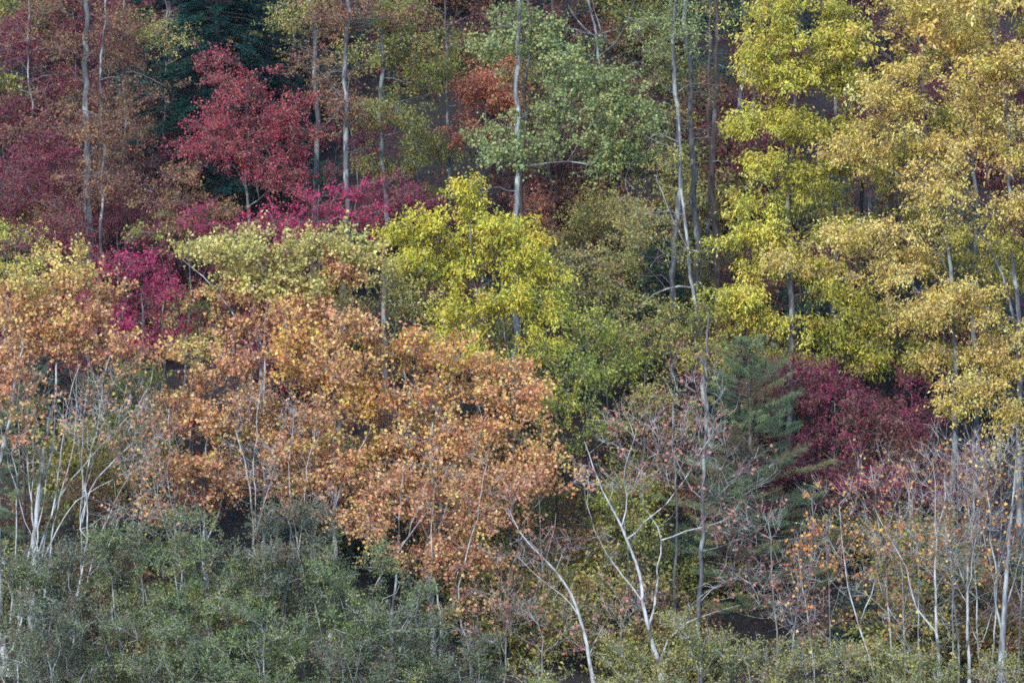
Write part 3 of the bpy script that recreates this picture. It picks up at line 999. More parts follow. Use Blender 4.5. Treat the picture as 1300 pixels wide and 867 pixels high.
for (px, py, y, rx, rz, pal, dens) in [
    (740, 250, 27, 45, 34, 'rusty', 1.4), (690, 160, 32, 45, 35, 'brownred', 1.4), (820, 160, 30, 45, 34, 'rusty', 1.2), (560, 60, 34, 45, 35, 'brownred', 1.2),
    (930, 250, 24, 40, 40, 'maroon', 1.6), (940, 150, 29, 40, 35, 'maroon', 1.4), (960, 360, 19, 45, 32, 'brownred', 1.8), (1150, 60, 33, 55, 38, 'brownred', 1.3), (1100, 220, 26, 50, 38, 'maroon', 1.4),
    (1230, 40, 33, 50, 36, 'brownred', 1.3), (1160, 300, 22, 45, 34, 'maroon', 1.6), (1230, 440, 17, 45, 30, 'maroon', 1.6),
]:
    bush(None, px, py, y, rx, rz, pal, 'thin', dens=dens, group='brown-red bushes of the high slope')
# plum dogwoods of the right
for lab, px, py, y, rx, rz in [
    ('plum dogwood spreading above the blue-green pine', 990, 470, 10.5, 40, 32), ('wide plum dogwood under the lowest yellow-green hickory bough', 1060, 490, 10.5, 62, 34),
    ('plum dogwood at the foot of the dark trunk', 1150, 510, 10.5, 58, 30), ('drooping plum dogwood right beside the pine boughs', 1060, 575, 9.5, 62, 38), ('small plum dogwood reaching over the bare sapling tops', 1030, 620, 8.6, 45, 32),
    ('plum dogwood behind the white right-hand sycamore stems', 1205, 620, 9, 32, 22), ('plum dogwood deep behind orange-tipped saplings', 1115, 625, 8, 52, 34)]:
    bush(lab, px, py, y, rx, rz, 'plum', dens=2.2, group='plum dogwoods', name='dogwood_tree', cat='tree')

# ------------------------------------------------------------------ middle thicket and hickories
tree('hickory_tree', 'bright lime-yellow hickory in front of the tulip tree trunk', 9, [(610, 640), (610, 470), (606, 380), (600, 300), (604, 240)], (.10, .02),
     [(604, 245, 22, 26), (600, 285, 42, 24), (545, 295, 40, 22), (520, 300, 24, 24), (640, 300, 42, 28), (670, 320, 36, 26), (575, 330, 50, 22), (525, 335, 30, 16), (690, 345, 24, 18), (630, 345, 50, 16),
      (555, 355, 34, 13, 0, 'limegreen'), (690, 375, 24, 18, 0, 'limegreen')], 'hickory', 'limeyel', dens=3.6, clump=7)
tree('hickory_tree', 'low yellow hickory bough and sapling under the lime-yellow one', 7.5, [(652, 640), (652, 480), (640, 410)], (.07, .02),
     [(655, 385, 55, 16), (600, 398, 40, 14), (690, 400, 26, 14), (675, 440, 26, 22), (590, 425, 34, 16), (650, 470, 30, 18, 0, 'limegreen'), (620, 450, 30, 16), (690, 500, 22, 20, 0, 'limegreen')], 'hickory', 'limeyel', dens=3.6, clump=7)
tree('green_sapling', 'yellow-green sapling hanging below the hickories over dark stems', 7, [(712, 660), (712, 520), (708, 440)], (.07, .02),
     [(735, 430, 34, 24), (700, 460, 32, 26), (740, 475, 32, 28), (710, 510, 34, 24), (735, 540, 26, 18), (690, 550, 20, 18)], 'thin', 'limegreen', dens=4.2, bark='dark', size_k=1.05)
tree('green_sapling', 'small green sapling beside the bare forked sycamore', 4, [(792, 790), (792, 680), (788, 620)], (.04, .012), [(780, 620, 35, 24), (800, 660, 32, 28), (770, 650, 25, 20)], 'thin', 'limegreen', dens=2.6)
for lab, px, py, y, rx, rz, pal, dens in [
    ('olive and tan thicket sapling below the dead horizontal bough', 760, 285, 22, 50, 34, 'olivetan', 2.4), ('olive sapling with tan leaves left of the leaning trunk', 820, 320, 18, 50, 34, 'olive', 2.4),
    ('tan-green sapling behind the lime-yellow hickory edge', 745, 370, 15, 48, 32, 'olivetan', 2.8), ('olive sapling under the white crooked dead bough', 820, 420, 12, 52, 34, 'olivetan', 2.8),
    ('olive-green sapling above the reddish bare thicket', 770, 450, 10, 40, 36, 'limegreen', 2.6), ('sparse olive sapling behind the bare forked sycamore', 820, 520, 8, 50, 40, 'olivetan', 2.0),
    ('dull green sapling in front of the group of four trunks', 885, 420, 11, 30, 30, 'olive', 2.2), ('tan-leaved sapling behind the pale yellow sycamore top', 500, 370, 9, 50, 40, 'paleyel', 2.6),
    ('pale olive sapling under the lime-yellow hickory', 550, 425, 8, 45, 32, 'paleyel', 2.6), ('olive-yellow sapling at the foot of the tulip tree', 690, 330, 15, 40, 30, 'olivetan', 2.4),
    ('yellow-green sapling behind the left sycamore branches', 170, 500, 6, 38, 46, 'limegreen', 2.8), ('dark green sapling left of the big orange sycamores', 160, 570, 7, 35, 40, 'olive', 2.2),
    ('olive sapling behind the young golden-brown leaves above the pine', 905, 450, 9, 30, 26, 'tandeep', 2.0), ('brown-leaved sapling low behind the bare forked sycamore', 700, 720, 4, 48, 45, 'rusty', 1.4),
    ('dull green sapling low beside the leaning bare sycamore', 735, 690, 5, 40, 34, 'olive', 1.8), ('red-brown sapling in the dark gap left of the orange sycamores', 135, 620, 5, 40, 34, 'rusty', 1.4)]:
    bush(lab, px, py, y, rx, rz, pal, 'thin', dens=dens, name='thicket_sapling', cat='sapling', group='thicket saplings')

# ------------------------------------------------------------------ right-hand crowns
tree('hickory_tree', 'tall yellow-green hickory with tiered boughs beside the group of four trunks', 12, [(1000, 640), (1003, 470), (1005, 300), (1010, 150), (1015, -60)], (.17, .05),
     [(1020, 20, 60, 30), (985, 60, 50, 32), (1055, 60, 50, 35), (1000, 100, 55, 28), (960, 95, 30, 25), (1070, 110, 40, 35, 0, 'hickdeep'), (940, 165, 32, 24), (990, 160, 50, 26), (1040, 170, 45, 28, 0, 'hickdeep'),
      (960, 215, 38, 20), (1010, 230, 50, 28, 0, 'hickdeep'), (940, 265, 34, 14), (1000, 290, 50, 22), (935, 300, 30, 14), (1060, 290, 45, 25, 0, 'hickdeep'), (960, 330, 45, 20), (1030, 340, 55, 22), (930, 380, 40, 18),
      (985, 375, 50, 20), (1060, 380, 45, 22), (950, 405, 40, 12), (1040, 430, 55, 20, 0, 'hickdeep'), (1100, 440, 45, 22, 0, 'hickdeep'), (1080, 210, 40, 25, 0, 'hickdeep'), (1000, 415, 40, 16), (1070, 410, 45, 20), (1120, 410, 40, 22), (1150, 450, 40, 20, 0, 'hickdeep'), (1010, 445, 40, 14, 0, 'hickdeep')], 'hickory', 'hickyel', dens=3.2, clump=6, high=True)
tree('oak_tree', 'tan and yellow oak with pale forking limbs over dark gaps', 9, [(1215, 640), (1213, 460), (1208, 330), (1195, 230), (1178, 150), (1172, 60)], (.16, .03),
     [(1145, 105, 45, 22), (1105, 140, 34, 18), (1170, 130, 35, 25), (1080, 175, 36, 18), (1130, 175, 50, 24), (1090, 200, 40, 18), (1190, 185, 40, 22), (1140, 220, 40, 18), (1175, 250, 35, 20), (1070, 310, 50, 18),
      (1120, 300, 40, 20), (1030, 330, 40, 16), (1160, 290, 22, 12), (1120, 345, 45, 20), (1170, 335, 35, 22), (1150, 385, 34, 22), (1185, 400, 36, 22), (1200, 440, 36, 20), (1150, 20, 50, 22), (1190, 25, 40, 20)], 'oak', 'tanyel', dens=3.2, clump=6, bark='grey',
     limbs=[([(1205, 300), (1188, 205), (1165, 165), (1158, 130)], .08, .03), ([(1212, 400), (1180, 395), (1150, 348), (1118, 342)], .06, .02), ([(1205, 350), (1175, 265), (1140, 260)], .035, .015)], high=True)
tree('oak_tree', 'tan-gold oak with a thick pale fork beside the other tan oak', 8, [(1292, 700), (1290, 520), (1283, 400), (1270, 260), (1272, 130), (1262, 40)], (.17, .04),
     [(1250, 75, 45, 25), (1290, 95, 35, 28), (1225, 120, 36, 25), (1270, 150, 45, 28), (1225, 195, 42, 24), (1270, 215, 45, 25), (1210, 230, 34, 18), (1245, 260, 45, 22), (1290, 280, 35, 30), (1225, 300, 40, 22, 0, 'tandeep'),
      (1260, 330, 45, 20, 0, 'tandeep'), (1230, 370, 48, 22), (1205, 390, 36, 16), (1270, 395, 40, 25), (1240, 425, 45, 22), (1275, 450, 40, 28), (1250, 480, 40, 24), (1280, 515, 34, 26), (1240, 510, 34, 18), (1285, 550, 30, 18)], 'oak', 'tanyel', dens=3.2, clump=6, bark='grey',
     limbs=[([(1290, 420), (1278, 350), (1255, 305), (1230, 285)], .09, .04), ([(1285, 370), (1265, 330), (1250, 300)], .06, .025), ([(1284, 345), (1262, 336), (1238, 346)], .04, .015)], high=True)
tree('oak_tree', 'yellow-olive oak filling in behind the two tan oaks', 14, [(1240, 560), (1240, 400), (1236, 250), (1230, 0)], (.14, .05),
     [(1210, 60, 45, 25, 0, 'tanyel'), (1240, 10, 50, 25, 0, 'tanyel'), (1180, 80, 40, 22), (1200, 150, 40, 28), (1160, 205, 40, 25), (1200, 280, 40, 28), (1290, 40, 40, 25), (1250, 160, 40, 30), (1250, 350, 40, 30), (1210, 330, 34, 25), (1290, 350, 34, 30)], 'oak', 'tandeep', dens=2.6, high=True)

# ------------------------------------------------------------------ sycamores
tree('sycamore_tree', 'pale yellow sycamore whose flat top borders the magenta maple', 6, [(335, 700), (338, 560), (336, 440), (345, 360)], (.10, .02),
     [(260, 325, 45, 22), (320, 325, 45, 22), (380, 320, 45, 24), (425, 325, 32, 26), (345, 350, 60, 22), (290, 345, 40, 18), (440, 355, 28, 24, 0, 'sycpink'), (400, 365, 45, 24), (300, 380, 40, 22, 0, 'sycpink'), (350, 395, 50, 24, 0, 'sycpink'),
      (320, 420, 40, 20, 0, 'sycpink'), (400, 400, 35, 20, 0, 'sycpink'), (460, 330, 22, 24)], 'sycamore', 'paleyel', dens=3.4, bark='white', twigbark='twig',
     limbs=[([(337, 440), (300, 400), (258, 345), (232, 330)], .05, .015), ([(338, 450), (380, 400), (425, 350)], .05, .015)])
tree('sycamore_tree', 'left sycamore with pale yellow top and many white fanning stems', 1.5, [(40, 868), (45, 700), (58, 580), (75, 480), (80, 400)], (.15, .02),
     [(40, 365, 40, 20), (85, 350, 36, 22), (115, 375, 30, 20, 0, 'sycorange'), (20, 400, 34, 24, 0, 'sycorange'), (75, 395, 45, 24, 0, 'sycorange'), (120, 410, 30, 20, 0, 'sycpink'), (30, 440, 40, 24, 0, 'sycpink'), (90, 440, 45, 24, 0, 'sycpink'), (150, 440, 30, 22, 0, 'sycpink'), (10, 480, 25, 22, 0, 'sycpink')],
     'sycamore', 'sycyellow', dens=3.0, bark='white', twigbark='paletwig', extra_twigs=1, twr=.007,
     limbs=[([(22, 868), (40, 690), (70, 560), (68, 470), (85, 400)], .075, .02), ([(44, 800), (62, 670), (95, 600), (150, 540), (185, 500), (200, 455)], .06, .014), ([(46, 740), (80, 650), (120, 622), (165, 600), (200, 570)], .045, .012),
            ([(46, 720), (70, 640), (75, 560), (95, 480), (120, 430)], .055, .015), ([(50, 780), (78, 640), (100, 540), (98, 450)], .05, .012), ([(150, 540), (160, 500), (165, 470)], .02, .008)])
tree('sycamore_tree', 'white double-stemmed sycamore at the very edge of the willow thicket', 0.5, [(8, 860), (5, 720), (12, 580), (28, 500), (30, 440)], (.24, .03),
     [(15, 420, 25, 18, 0, 'sycyellow'), (5, 500, 25, 25), (30, 480, 28, 24), (40, 530, 28, 20), (10, 560, 22, 20)], 'sycamore', 'sycpink', dens=1.6, bark='white', twigbark='paletwig', twr=.007, leaf_frac=.7,
     limbs=[([(8, 820), (25, 640), (22, 590), (14, 575)], .05, .02), ([(12, 840), (38, 760), (45, 700), (60, 600)], .06, .02)])
# bare white sycamore skeleton in front of the left group
tree('bare_sapling', 'bare white sapling fanning behind the willow thicket edge', 0.0, [(95, 830), (100, 690), (112, 600), (128, 520), (140, 450)], (.05, .012),
     [(140, 500, 45, 50), (175, 540, 35, 40), (120, 560, 35, 45), (190, 600, 35, 30), (90, 520, 30, 40)], 'bare', 'sycpink', dens=3.2, bark='white', twigbark='paletwig', leaf_frac=.2, twr=.0075, rise=.9, clump=3, r_tip=.0065,
     limbs=[([(100, 690), (108, 625), (140, 585), (190, 545)], .03, .01), ([(100, 680), (125, 655), (170, 635), (205, 610)], .028, .009)])
# the big orange sycamores
tree('sycamore_tree', 'broad orange sycamore with a golden top in the middle of the sycamore row', 3.5, [(420, 800), (424, 690), (428, 580), (425, 480)], (.14, .03),
     [(400, 445, 55, 28, 0, 'orange'), (450, 435, 45, 22), (380, 480, 50, 28, 0, 'orange'), (440, 480, 55, 28), (350, 510, 45, 28), (410, 530, 60, 30), (470, 520, 50, 30, 0, 'orange'), (370, 570, 50, 30), (430, 590, 55, 30), (340, 560, 35, 30), (390, 620, 50, 25, 0, 'sycpink'), (450, 640, 45, 25, 0, 'sycpink')],
     'sycamore', 'sycorange', dens=3.0, bark='white', twigbark='paletwig', extra_twigs=2, twr=.009, leaf_frac=.74, limbs=[([(424, 660), (390, 590), (360, 530), (340, 490)], .06, .015), ([(426, 640), (460, 570), (490, 500)], .06, .015)])
tree('sycamore_tree', 'orange-gold sycamore beside the lime-yellow hickory above the bare thicket', 4, [(552, 800), (548, 700), (545, 600), (548, 500)], (.13, .03),
     [(520, 455, 45, 22, 0, 'orange'), (570, 465, 50, 24, 0, 'orange'), (620, 480, 40, 22), (535, 500, 50, 28), (600, 510, 55, 28), (660, 505, 30, 22), (560, 550, 55, 28), (620, 560, 50, 30), (505, 560, 45, 30), (540, 600, 50, 28), (600, 610, 45, 28), (655, 580, 35, 26), (570, 650, 45, 25, 0, 'sycpink')],
     'sycamore', 'sycorange', dens=3.0, bark='white', twigbark='paletwig', extra_twigs=2, twr=.009, leaf_frac=.74, limbs=[([(549, 720), (575, 620), (610, 540), (630, 490)], .06, .015), ([(548, 700), (520, 620), (505, 540), (515, 480)], .055, .015), ([(551, 770), (556, 680), (565, 620)], .05, .02)])
tree('sycamore_tree', 'pinkish orange sycamore left of the broad orange one with grey stems', 3, [(262, 790), (262, 690), (265, 600), (268, 500)], (.10, .02),
     [(260, 500, 40, 26), (225, 540, 35, 28), (290, 540, 40, 30, 0, 'sycorange'), (250, 580, 45, 30, 0, 'sycorange'), (300, 590, 40, 28), (220, 600, 34, 26, 0, 'sycorange'), (265, 625, 45, 24), (210, 640, 25, 18, 0, 'sycorange'), (240, 460, 30, 22, 0, 'sycyellow'), (290, 470, 36, 24)], 'sycamore', 'sycpink', dens=2.8, bark='white', twigbark='paletwig', extra_twigs=2, twr=.009, leaf_frac=.74,
     limbs=[([(262, 700), (290, 620), (310, 540), (320, 470)], .05, .012), ([(263, 680), (235, 600), (220, 530)], .045, .012)])
tree('sycamore_tree', 'russet sycamore with low hanging leaves above the willow thicket', 1.5, [(498, 830), (500, 740), (508, 660), (512, 590)], (.08, .02),
     [(500, 640, 45, 26), (550, 670, 40, 28), (470, 670, 36, 24), (520, 700, 40, 22), (580, 710, 36, 25), (590, 760, 30, 22), (610, 660, 36, 26), (640, 620, 34, 24), (560, 620, 40, 22)], 'sycamore', 'sycpink', dens=2.8, bark='white', twigbark='paletwig', extra_twigs=2, twr=.009, leaf_frac=.7,
     limbs=[([(505, 700), (545, 640), (570, 590)], .04, .012), ([(502, 720), (560, 690), (610, 650)], .035, .012)])
tree('sycamore_tree', 'thin-stemmed orange sycamore sapling at the right end of the orange row', 3, [(690, 830), (686, 720), (682, 620)], (.05, .015),
     [(680, 600, 34, 24), (710, 610, 28, 22), (650, 640, 34, 24), (700, 580, 25, 18), (660, 545, 28, 22, 0, 'sycorange'), (640, 700, 34, 26)], 'sycamore', 'sycorange', dens=2.3, bark='twig', leaf_frac=.7)
# pale stems seen inside the orange row
for lab, px, py0, pts, r in [
    ('white crooked bare stem leaning inside the russet leaves', 555, 840, [(556, 760), (545, 690), (552, 620), (538, 560)], .05),
    ('white forked bare stem beneath the orange-gold sycamore', 600, 850, [(580, 770), (590, 700), (612, 640), (618, 590)], .05),
    ('thin white bare stem between the two orange sycamores', 480, 830, [(478, 740), (520, 690), (540, 640), (545, 600)], .04)]:
    tree('bare_sapling', lab, 0.8, [(px, py0)] + pts, (r, .012), [(pts[-1][0], pts[-1][1], 25, 25), (pts[-2][0] + 10, pts[-2][1], 28, 25)], 'sycamore', 'sycorange', dens=2.0, bark='white', twigbark='paletwig', leaf_frac=.25)

# ------------------------------------------------------------------ bare trees of the foreground
tree('bare_sycamore', 'bare white sycamore leaning left with one long curved stem', -1.5, [(757, 900), (752, 850), (738, 785), (727, 750), (700, 715), (672, 690), (655, 668), (645, 645)], (.10, .015),
     [(650, 640, 20, 25), (690, 690, 30, 30), (720, 720, 30, 30), (640, 700, 25, 20)], 'bare', 'barepink', dens=2.2, bark='white', twigbark='paletwig', leaf_frac=.16, twr=.0075, rise=.9, clump=3, r_tip=.0065, wob=.012,
     limbs=[([(748, 835), (762, 800), (775, 780)], .03, .01), ([(736, 780), (720, 755), (690, 742), (650, 700)], .03, .01), ([(690, 705), (700, 680), (706, 650)], .02, .008)])
tree('bare_sycamore', 'bare white sycamore with a looping fork and wide crown of twigs', -1.0, [(842, 900), (837, 850), (824, 795), (815, 765), (822, 742), (812, 715), (800, 690), (794, 668), (772, 628), (752, 590), (742, 560)], (.11, .015),
     [(760, 610, 35, 40), (800, 610, 40, 50), (850, 600, 45, 50), (820, 550, 50, 40), (880, 560, 35, 40), (770, 690, 30, 30), (900, 650, 40, 30), (790, 540, 35, 30)], 'bare', 'barepink', dens=2.1, bark='white', twigbark='paletwig', leaf_frac=.26, twr=.0075, rise=.9, clump=3, r_tip=.0065, wob=.012,
     limbs=[([(824, 790), (833, 760), (830, 745), (824, 733), (834, 709), (839, 676), (830, 655), (815, 640)], .07, .015), ([(815, 760), (795, 728), (768, 700), (752, 664), (745, 640)], .05, .012),
            ([(839, 690), (845, 680), (862, 673), (890, 672), (935, 652)], .04, .01), ([(801, 690), (808, 672), (830, 655), (850, 640), (868, 612), (885, 580)], .04, .012), ([(795, 668), (796, 640), (790, 605), (798, 580), (806, 555)], .04, .012),
            ([(838, 845), (840, 815), (862, 795), (895, 778), (940, 768)], .05, .012), ([(862, 795), (880, 760), (920, 735)], .025, .008), ([(826, 800), (800, 798), (782, 800)], .02, .006)])
tree('grey_tree', 'slender grey trunk with long bare boughs in front of the pine', 1.5, [(891, 900), (890, 780), (890, 660), (893, 560), (898, 460), (900, 400)], (.12, .04),
     [(930, 600, 50, 40), (880, 580, 40, 40), (950, 680, 50, 35), (900, 520, 40, 35), (880, 500, 30, 30)], 'bare', 'barepink', dens=2.4, bark='grey', twigbark='paletwig', leaf_frac=.14, twr=.0075, rise=.7, clump=3, r_tip=.0065,
     limbs=[([(891, 672), (900, 640), (925, 615), (955, 600)], .035, .01), ([(890, 700), (920, 690), (970, 668), (1000, 640)], .03, .008), ([(890, 760), (925, 735), (960, 720)], .03, .008), ([(890, 640), (870, 600), (850, 570)], .03, .008)])
tree('grey_tree', 'thin grey trunk just left of the slender grey trunk by the pine', 3, [(858, 870), (858, 760), (857, 640), (856, 500)], (.08, .03),
     [(850, 520, 35, 40), (870, 470, 30, 30), (840, 600, 30, 30)], 'thin', 'barepink', dens=1.3, bark='grey', leaf_frac=.3)
# pale thicket stems of the middle foreground
for lab, pts, lobes in [
    ('low bare grey bush of crossing twigs between the two bare sycamores', [(785, 880), (790, 800), (800, 760)], [(790, 790, 40, 30), (760, 800, 30, 25), (810, 750, 30, 25)]),
    ('low bare grey bush left of the leaning bare sycamore', [(685, 880), (685, 800), (670, 760)], [(680, 790, 40, 30), (650, 780, 35, 28), (710, 770, 30, 30)]),
    ('twiggy brown bush under the orange row beside the willow thicket', [(640, 880), (640, 800), (645, 740)], [(640, 760, 35, 30), (620, 800, 30, 25), (665, 730, 30, 28)])]:
    tree('bare_bush', lab, 0.3, pts, (.04, .012), lobes, 'bare', 'barepink', dens=4.0, bark='twig', twigbark='paletwig', leaf_frac=.2, cat='bush', group='bare twiggy bushes', twr=.0075, rise=.9, clump=3, r_tip=.0065)

# bare pale sycamore clump on the right
def bare_right(label, y, pts, r, lobes, limbs=(), lf=.07, pal='bare', dens=2.6, bark='white', **kw):
    tree('bare_sycamore', label, y, pts, (r * .8, .012), lobes, 'bare', pal, dens=dens * 1.3, bark=bark, twigbark='paletwig', leaf_frac=lf * 2.2, twr=.0075, rise=.9, down=1.0, bf=.15, clump=3, r_tip=.0065, limbs=limbs, wob=.015, **kw)


bare_right('straight white sycamore stem with orange leaves among the right-hand clump', -1.0, [(1194, 900), (1190, 840), (1186, 740), (1186, 640), (1184, 580)], .11,
           [(1185, 610, 35, 45), (1170, 680, 40, 40), (1205, 660, 35, 45), (1200, 730, 35, 35)], [([(1188, 800), (1165, 770), (1150, 720), (1125, 680), (1108, 640)], .05, .012), ([(1186, 720), (1192, 680), (1200, 640), (1202, 590)], .04, .012)])
bare_right('white twin-stemmed sycamore beside the thick pale grey trunk', -0.5, [(1232, 900), (1228, 830), (1226, 770), (1232, 690), (1238, 620), (1240, 560)], .10,
           [(1235, 600, 36, 45), (1225, 670, 36, 40), (1250, 640, 34, 45), (1215, 720, 30, 30)], [([(1228, 790), (1242, 830), (1250, 800), (1262, 770)], .03, .01), ([(1227, 765), (1212, 745), (1195, 735)], .03, .01), ([(1228, 770), (1245, 755), (1262, 748)], .025, .008), ([(1227, 760), (1226, 720), (1240, 660)], .04, .012)])
bare_right('thick pale grey sycamore trunk with a grey haze of twigs', -1.5, [(1268, 900), (1270, 810), (1276, 740), (1284, 660), (1290, 580)], .23,
           [(1285, 600, 35, 50, 0, 'tanyel'), (1270, 660, 36, 45), (1290, 720, 30, 40), (1260, 590, 34, 36, 0, 'tanyel')], [([(1271, 800), (1262, 770), (1262, 700), (1254, 640), (1250, 580)], .06, .015), ([(1272, 790), (1285, 750), (1298, 700)], .05, .015)], bark='pale')
bare_right('slanting white sapling with orange leaf tufts at its tip', -0.5, [(1116, 900), (1112, 850), (1090, 790), (1078, 745), (1068, 690), (1065, 640)], .06,
           [(1065, 650, 28, 35), (1080, 700, 30, 35), (1055, 720, 30, 30), (1100, 690, 25, 35)], [([(1080, 760), (1060, 745), (1040, 720)], .02, .007), ([(1090, 790), (1112, 740), (1118, 680)], .025, .008)], lf=.12)
bare_right('thin bare sapling with orange-gold leaves left of the slanting one', 0.0, [(1035, 890), (1030, 800), (1018, 740), (1012, 690)], .03,
           [(1012, 700, 22, 26), (1030, 720, 24, 24), (1020, 760, 22, 24), (1045, 690, 22, 22)], lf=.16)
bare_right('upright bare sapling with scattered orange leaves before the plum dogwoods', 0.5, [(1135, 890), (1130, 800), (1120, 700), (1112, 620), (1105, 590)], .05,
           [(1110, 615, 26, 34), (1095, 650, 26, 30), (1130, 660, 30, 36), (1145, 720, 30, 32), (1120, 740, 28, 28), (1140, 600, 26, 24)], lf=.12)
bare_right('bare grey sapling tangled behind the twin-stemmed sycamore', 1.5, [(1215, 890), (1210, 780), (1205, 680), (1200, 600)], .05,
           [(1205, 600, 40, 40), (1240, 680, 40, 40), (1170, 760, 40, 36), (1200, 790, 40, 36), (1280, 780, 30, 36)], lf=.05, bark='pale')
bare_right('thin grey leafless tree before the pine foot with arching twigs', 0.5, [(985, 890), (985, 800), (980, 720), (975, 650)], .03,
           [(970, 680, 34, 30), (990, 740, 34, 34), (950, 740, 34, 30), (1000, 790, 34, 30)], lf=.12, pal='barepink', bark='twig')

for lab, y, px, tx, top, r in [
    ('slim upright pale sapling just right of the straight white stem', 0.2, 1208, 1216, 575, .04), ('slim pale sapling leaning out from the straight white stem', 0.6, 1170, 1150, 600, .035),
    ('slim white sapling crossing in front of the twin-stemmed sycamore', -1.6, 1246, 1226, 600, .04), ('slim pale sapling close against the thick grey trunk', -0.8, 1256, 1268, 560, .045),
    ('crooked pale sapling beyond the thick grey trunk', -0.2, 1290, 1298, 590, .05), ('short pale sapling between the slanting and the straight white stems', 0.2, 1150, 1138, 660, .03),
    ('short thin sapling at the foot of the pine beside orange-gold leaves', 0.4, 1058, 1048, 690, .03), ('thin grey sapling leaning over the bank shrubs before the pine', 0.0, 1000, 1014, 700, .03)]:
    h = 880 - top
    bare_right(lab, y, [(px, 890), (px * .7 + tx * .3, 890 - h * .35), (px * .3 + tx * .7 + 4, 890 - h * .7), (tx, top)], r,
               [(tx, top + 25, 22, 34), (tx - 14, top + 90, 24, 34), (tx + 14, top + 130, 24, 34)],
               [([(px * .6 + tx * .4, 890 - h * .45), (tx - 18, top + 110), (tx - 26, top + 50)], r * .6, .008), ([(px * .5 + tx * .5, 890 - h * .5), (tx + 16, top + 90), (tx + 22, top + 30)], r * .55, .008)], lf=.08, bark='pale')
for lab, y, px, tx, top, r in [
    ('white sapling bending left among the left sycamore stems', 0.8, 60, 30, 470, .045), ('white sapling reaching right over the willow tops', 0.3, 70, 175, 560, .04), ('slim white stem rising through the left sycamore crown', 2.2, 88, 118, 420, .04),
    ('slim white stem rising among pinkish leaves behind the willows', 2.0, 225, 215, 520, .04), ('slim white stem forking under the broad orange sycamore', 1.8, 385, 372, 520, .045), ('slim white stem leaning between broad and pinkish sycamores', 1.8, 310, 330, 500, .04)]:
    h = 880 - top
    tree('bare_sapling', lab, y, [(px, 880), (px * .7 + tx * .3 + 4, 880 - h * .35), (px * .3 + tx * .7 - 4, 880 - h * .7), (tx, top)], (r, .012),
         [(tx, top + 25, 26, 40), (tx - 16, top + 80, 26, 34), (tx + 16, top + 110, 26, 34)], 'bare', 'sycpink', dens=4.0, bark='white', twigbark='paletwig', leaf_frac=.25, twr=.0075, rise=.9, clump=3, r_tip=.0065,
         limbs=[([(px * .6 + tx * .4, 880 - h * .45), (tx - 20, top + 110), (tx - 30, top + 50)], r * .6, .008), ([(px * .5 + tx * .5, 880 - h * .5), (tx + 18, top + 90), (tx + 28, top + 20)], r * .55, .008)])

# ------------------------------------------------------------------ foreground willow thicket and bank shrubs
def thicket(name, label, px, top, y, rx, pal, kind, cat, group, foot=960, dens=3.4, lf=1.0, size_k=1.0, **kw):
    lob = []
    py = top + 26
    i = 0
    while py < 905:
        off = RNG.normal(0, rx * .22)
        lob.append((px + off - rx * .45, py + RNG.normal(0, 6), rx * .6, 26, RNG.uniform(-.8, .8)))
        lob.append((px + off + rx * .45, py + 10 + RNG.normal(0, 6), rx * .6, 26, RNG.uniform(-.8, .8)))
        lob.append((px - off, py + 20, rx * .5, 22, .6))
        py += 40
        i += 1
    k = M_PER_PX(y)
    tree(name, label, y, [(px, foot), (px + RNG.normal(0, 10), (foot + top) * .5 + 30), (px + RNG.normal(0, 14), top + 25)], (.06, .015), lob, kind, pal, dens=dens, cat=cat, group=group,
         bark='pale', twigbark='paletwig', twr=.010, leaf_frac=lf, size_k=size_k, bf=.12, rise=.6, limb_r=.02, r_tip=.009, bend=.2,
         limbs=[([(px, foot - 50), (px - rx * .5, (foot + top) * .5), (px - rx * .7, top + 60)], .045, .012), ([(px, foot - 40), (px + rx * .4, (foot + top) * .5 + 10), (px + rx * .75, top + 70)], .04, .012),
                ([(px - rx * .2, (foot + top) * .5 + 60), (px + rx * .1, (foot + top) * .5 - 10), (px - rx * .25, top + 40)], .03, .01)], **kw)


for lab, px, top, y, rx in [
    ('grey-green willow at the edge by the white double-stemmed sycamore', 25, 700, -3.0, 52), ('grey-green willow below the bare white sapling', 105, 668, -4.0, 55), ('grey-green willow under the pinkish orange sycamore', 185, 672, -4.5, 55),
    ('grey-green willow rounding up below the broad orange sycamore gap', 262, 655, -4.0, 55), ('tallest round-topped grey-green willow below the broad orange sycamore', 360, 640, -4.0, 58), ('grey-green willow under the russet sycamore', 440, 690, -4.5, 55),
    ('grey-green willow sloping down toward the bare bushes', 515, 735, -5.0, 52), ('last low grey-green willow at the end of the thicket', 585, 795, -5.0, 48)]:
    thicket('willow_shrub', lab, px, top, y, rx * 1.12, ['willow', 'willowdark', 'willowlight'][int(px / 80) % 3], 'willow', 'shrub', 'willow thicket', dens=2.5, extra_twigs=1)
for lab, px, top, y, rx in [
    ('short grey-green willow in front of the thicket by the white stems', 70, 770, -6.5, 60), ('short grey-green willow filling the front of the thicket', 210, 775, -6.5, 60), ('low front willow with pale twigs below the tallest one', 330, 770, -6.5, 60),
    ('low front willow beside the sloping end of the thicket', 450, 790, -6.5, 55)]:
    thicket('willow_shrub', lab, px, top, y, rx, ['willowdark', 'willow', 'willowlight'][int(px / 120) % 3], 'willow', 'shrub', 'willow thicket', dens=2.4)
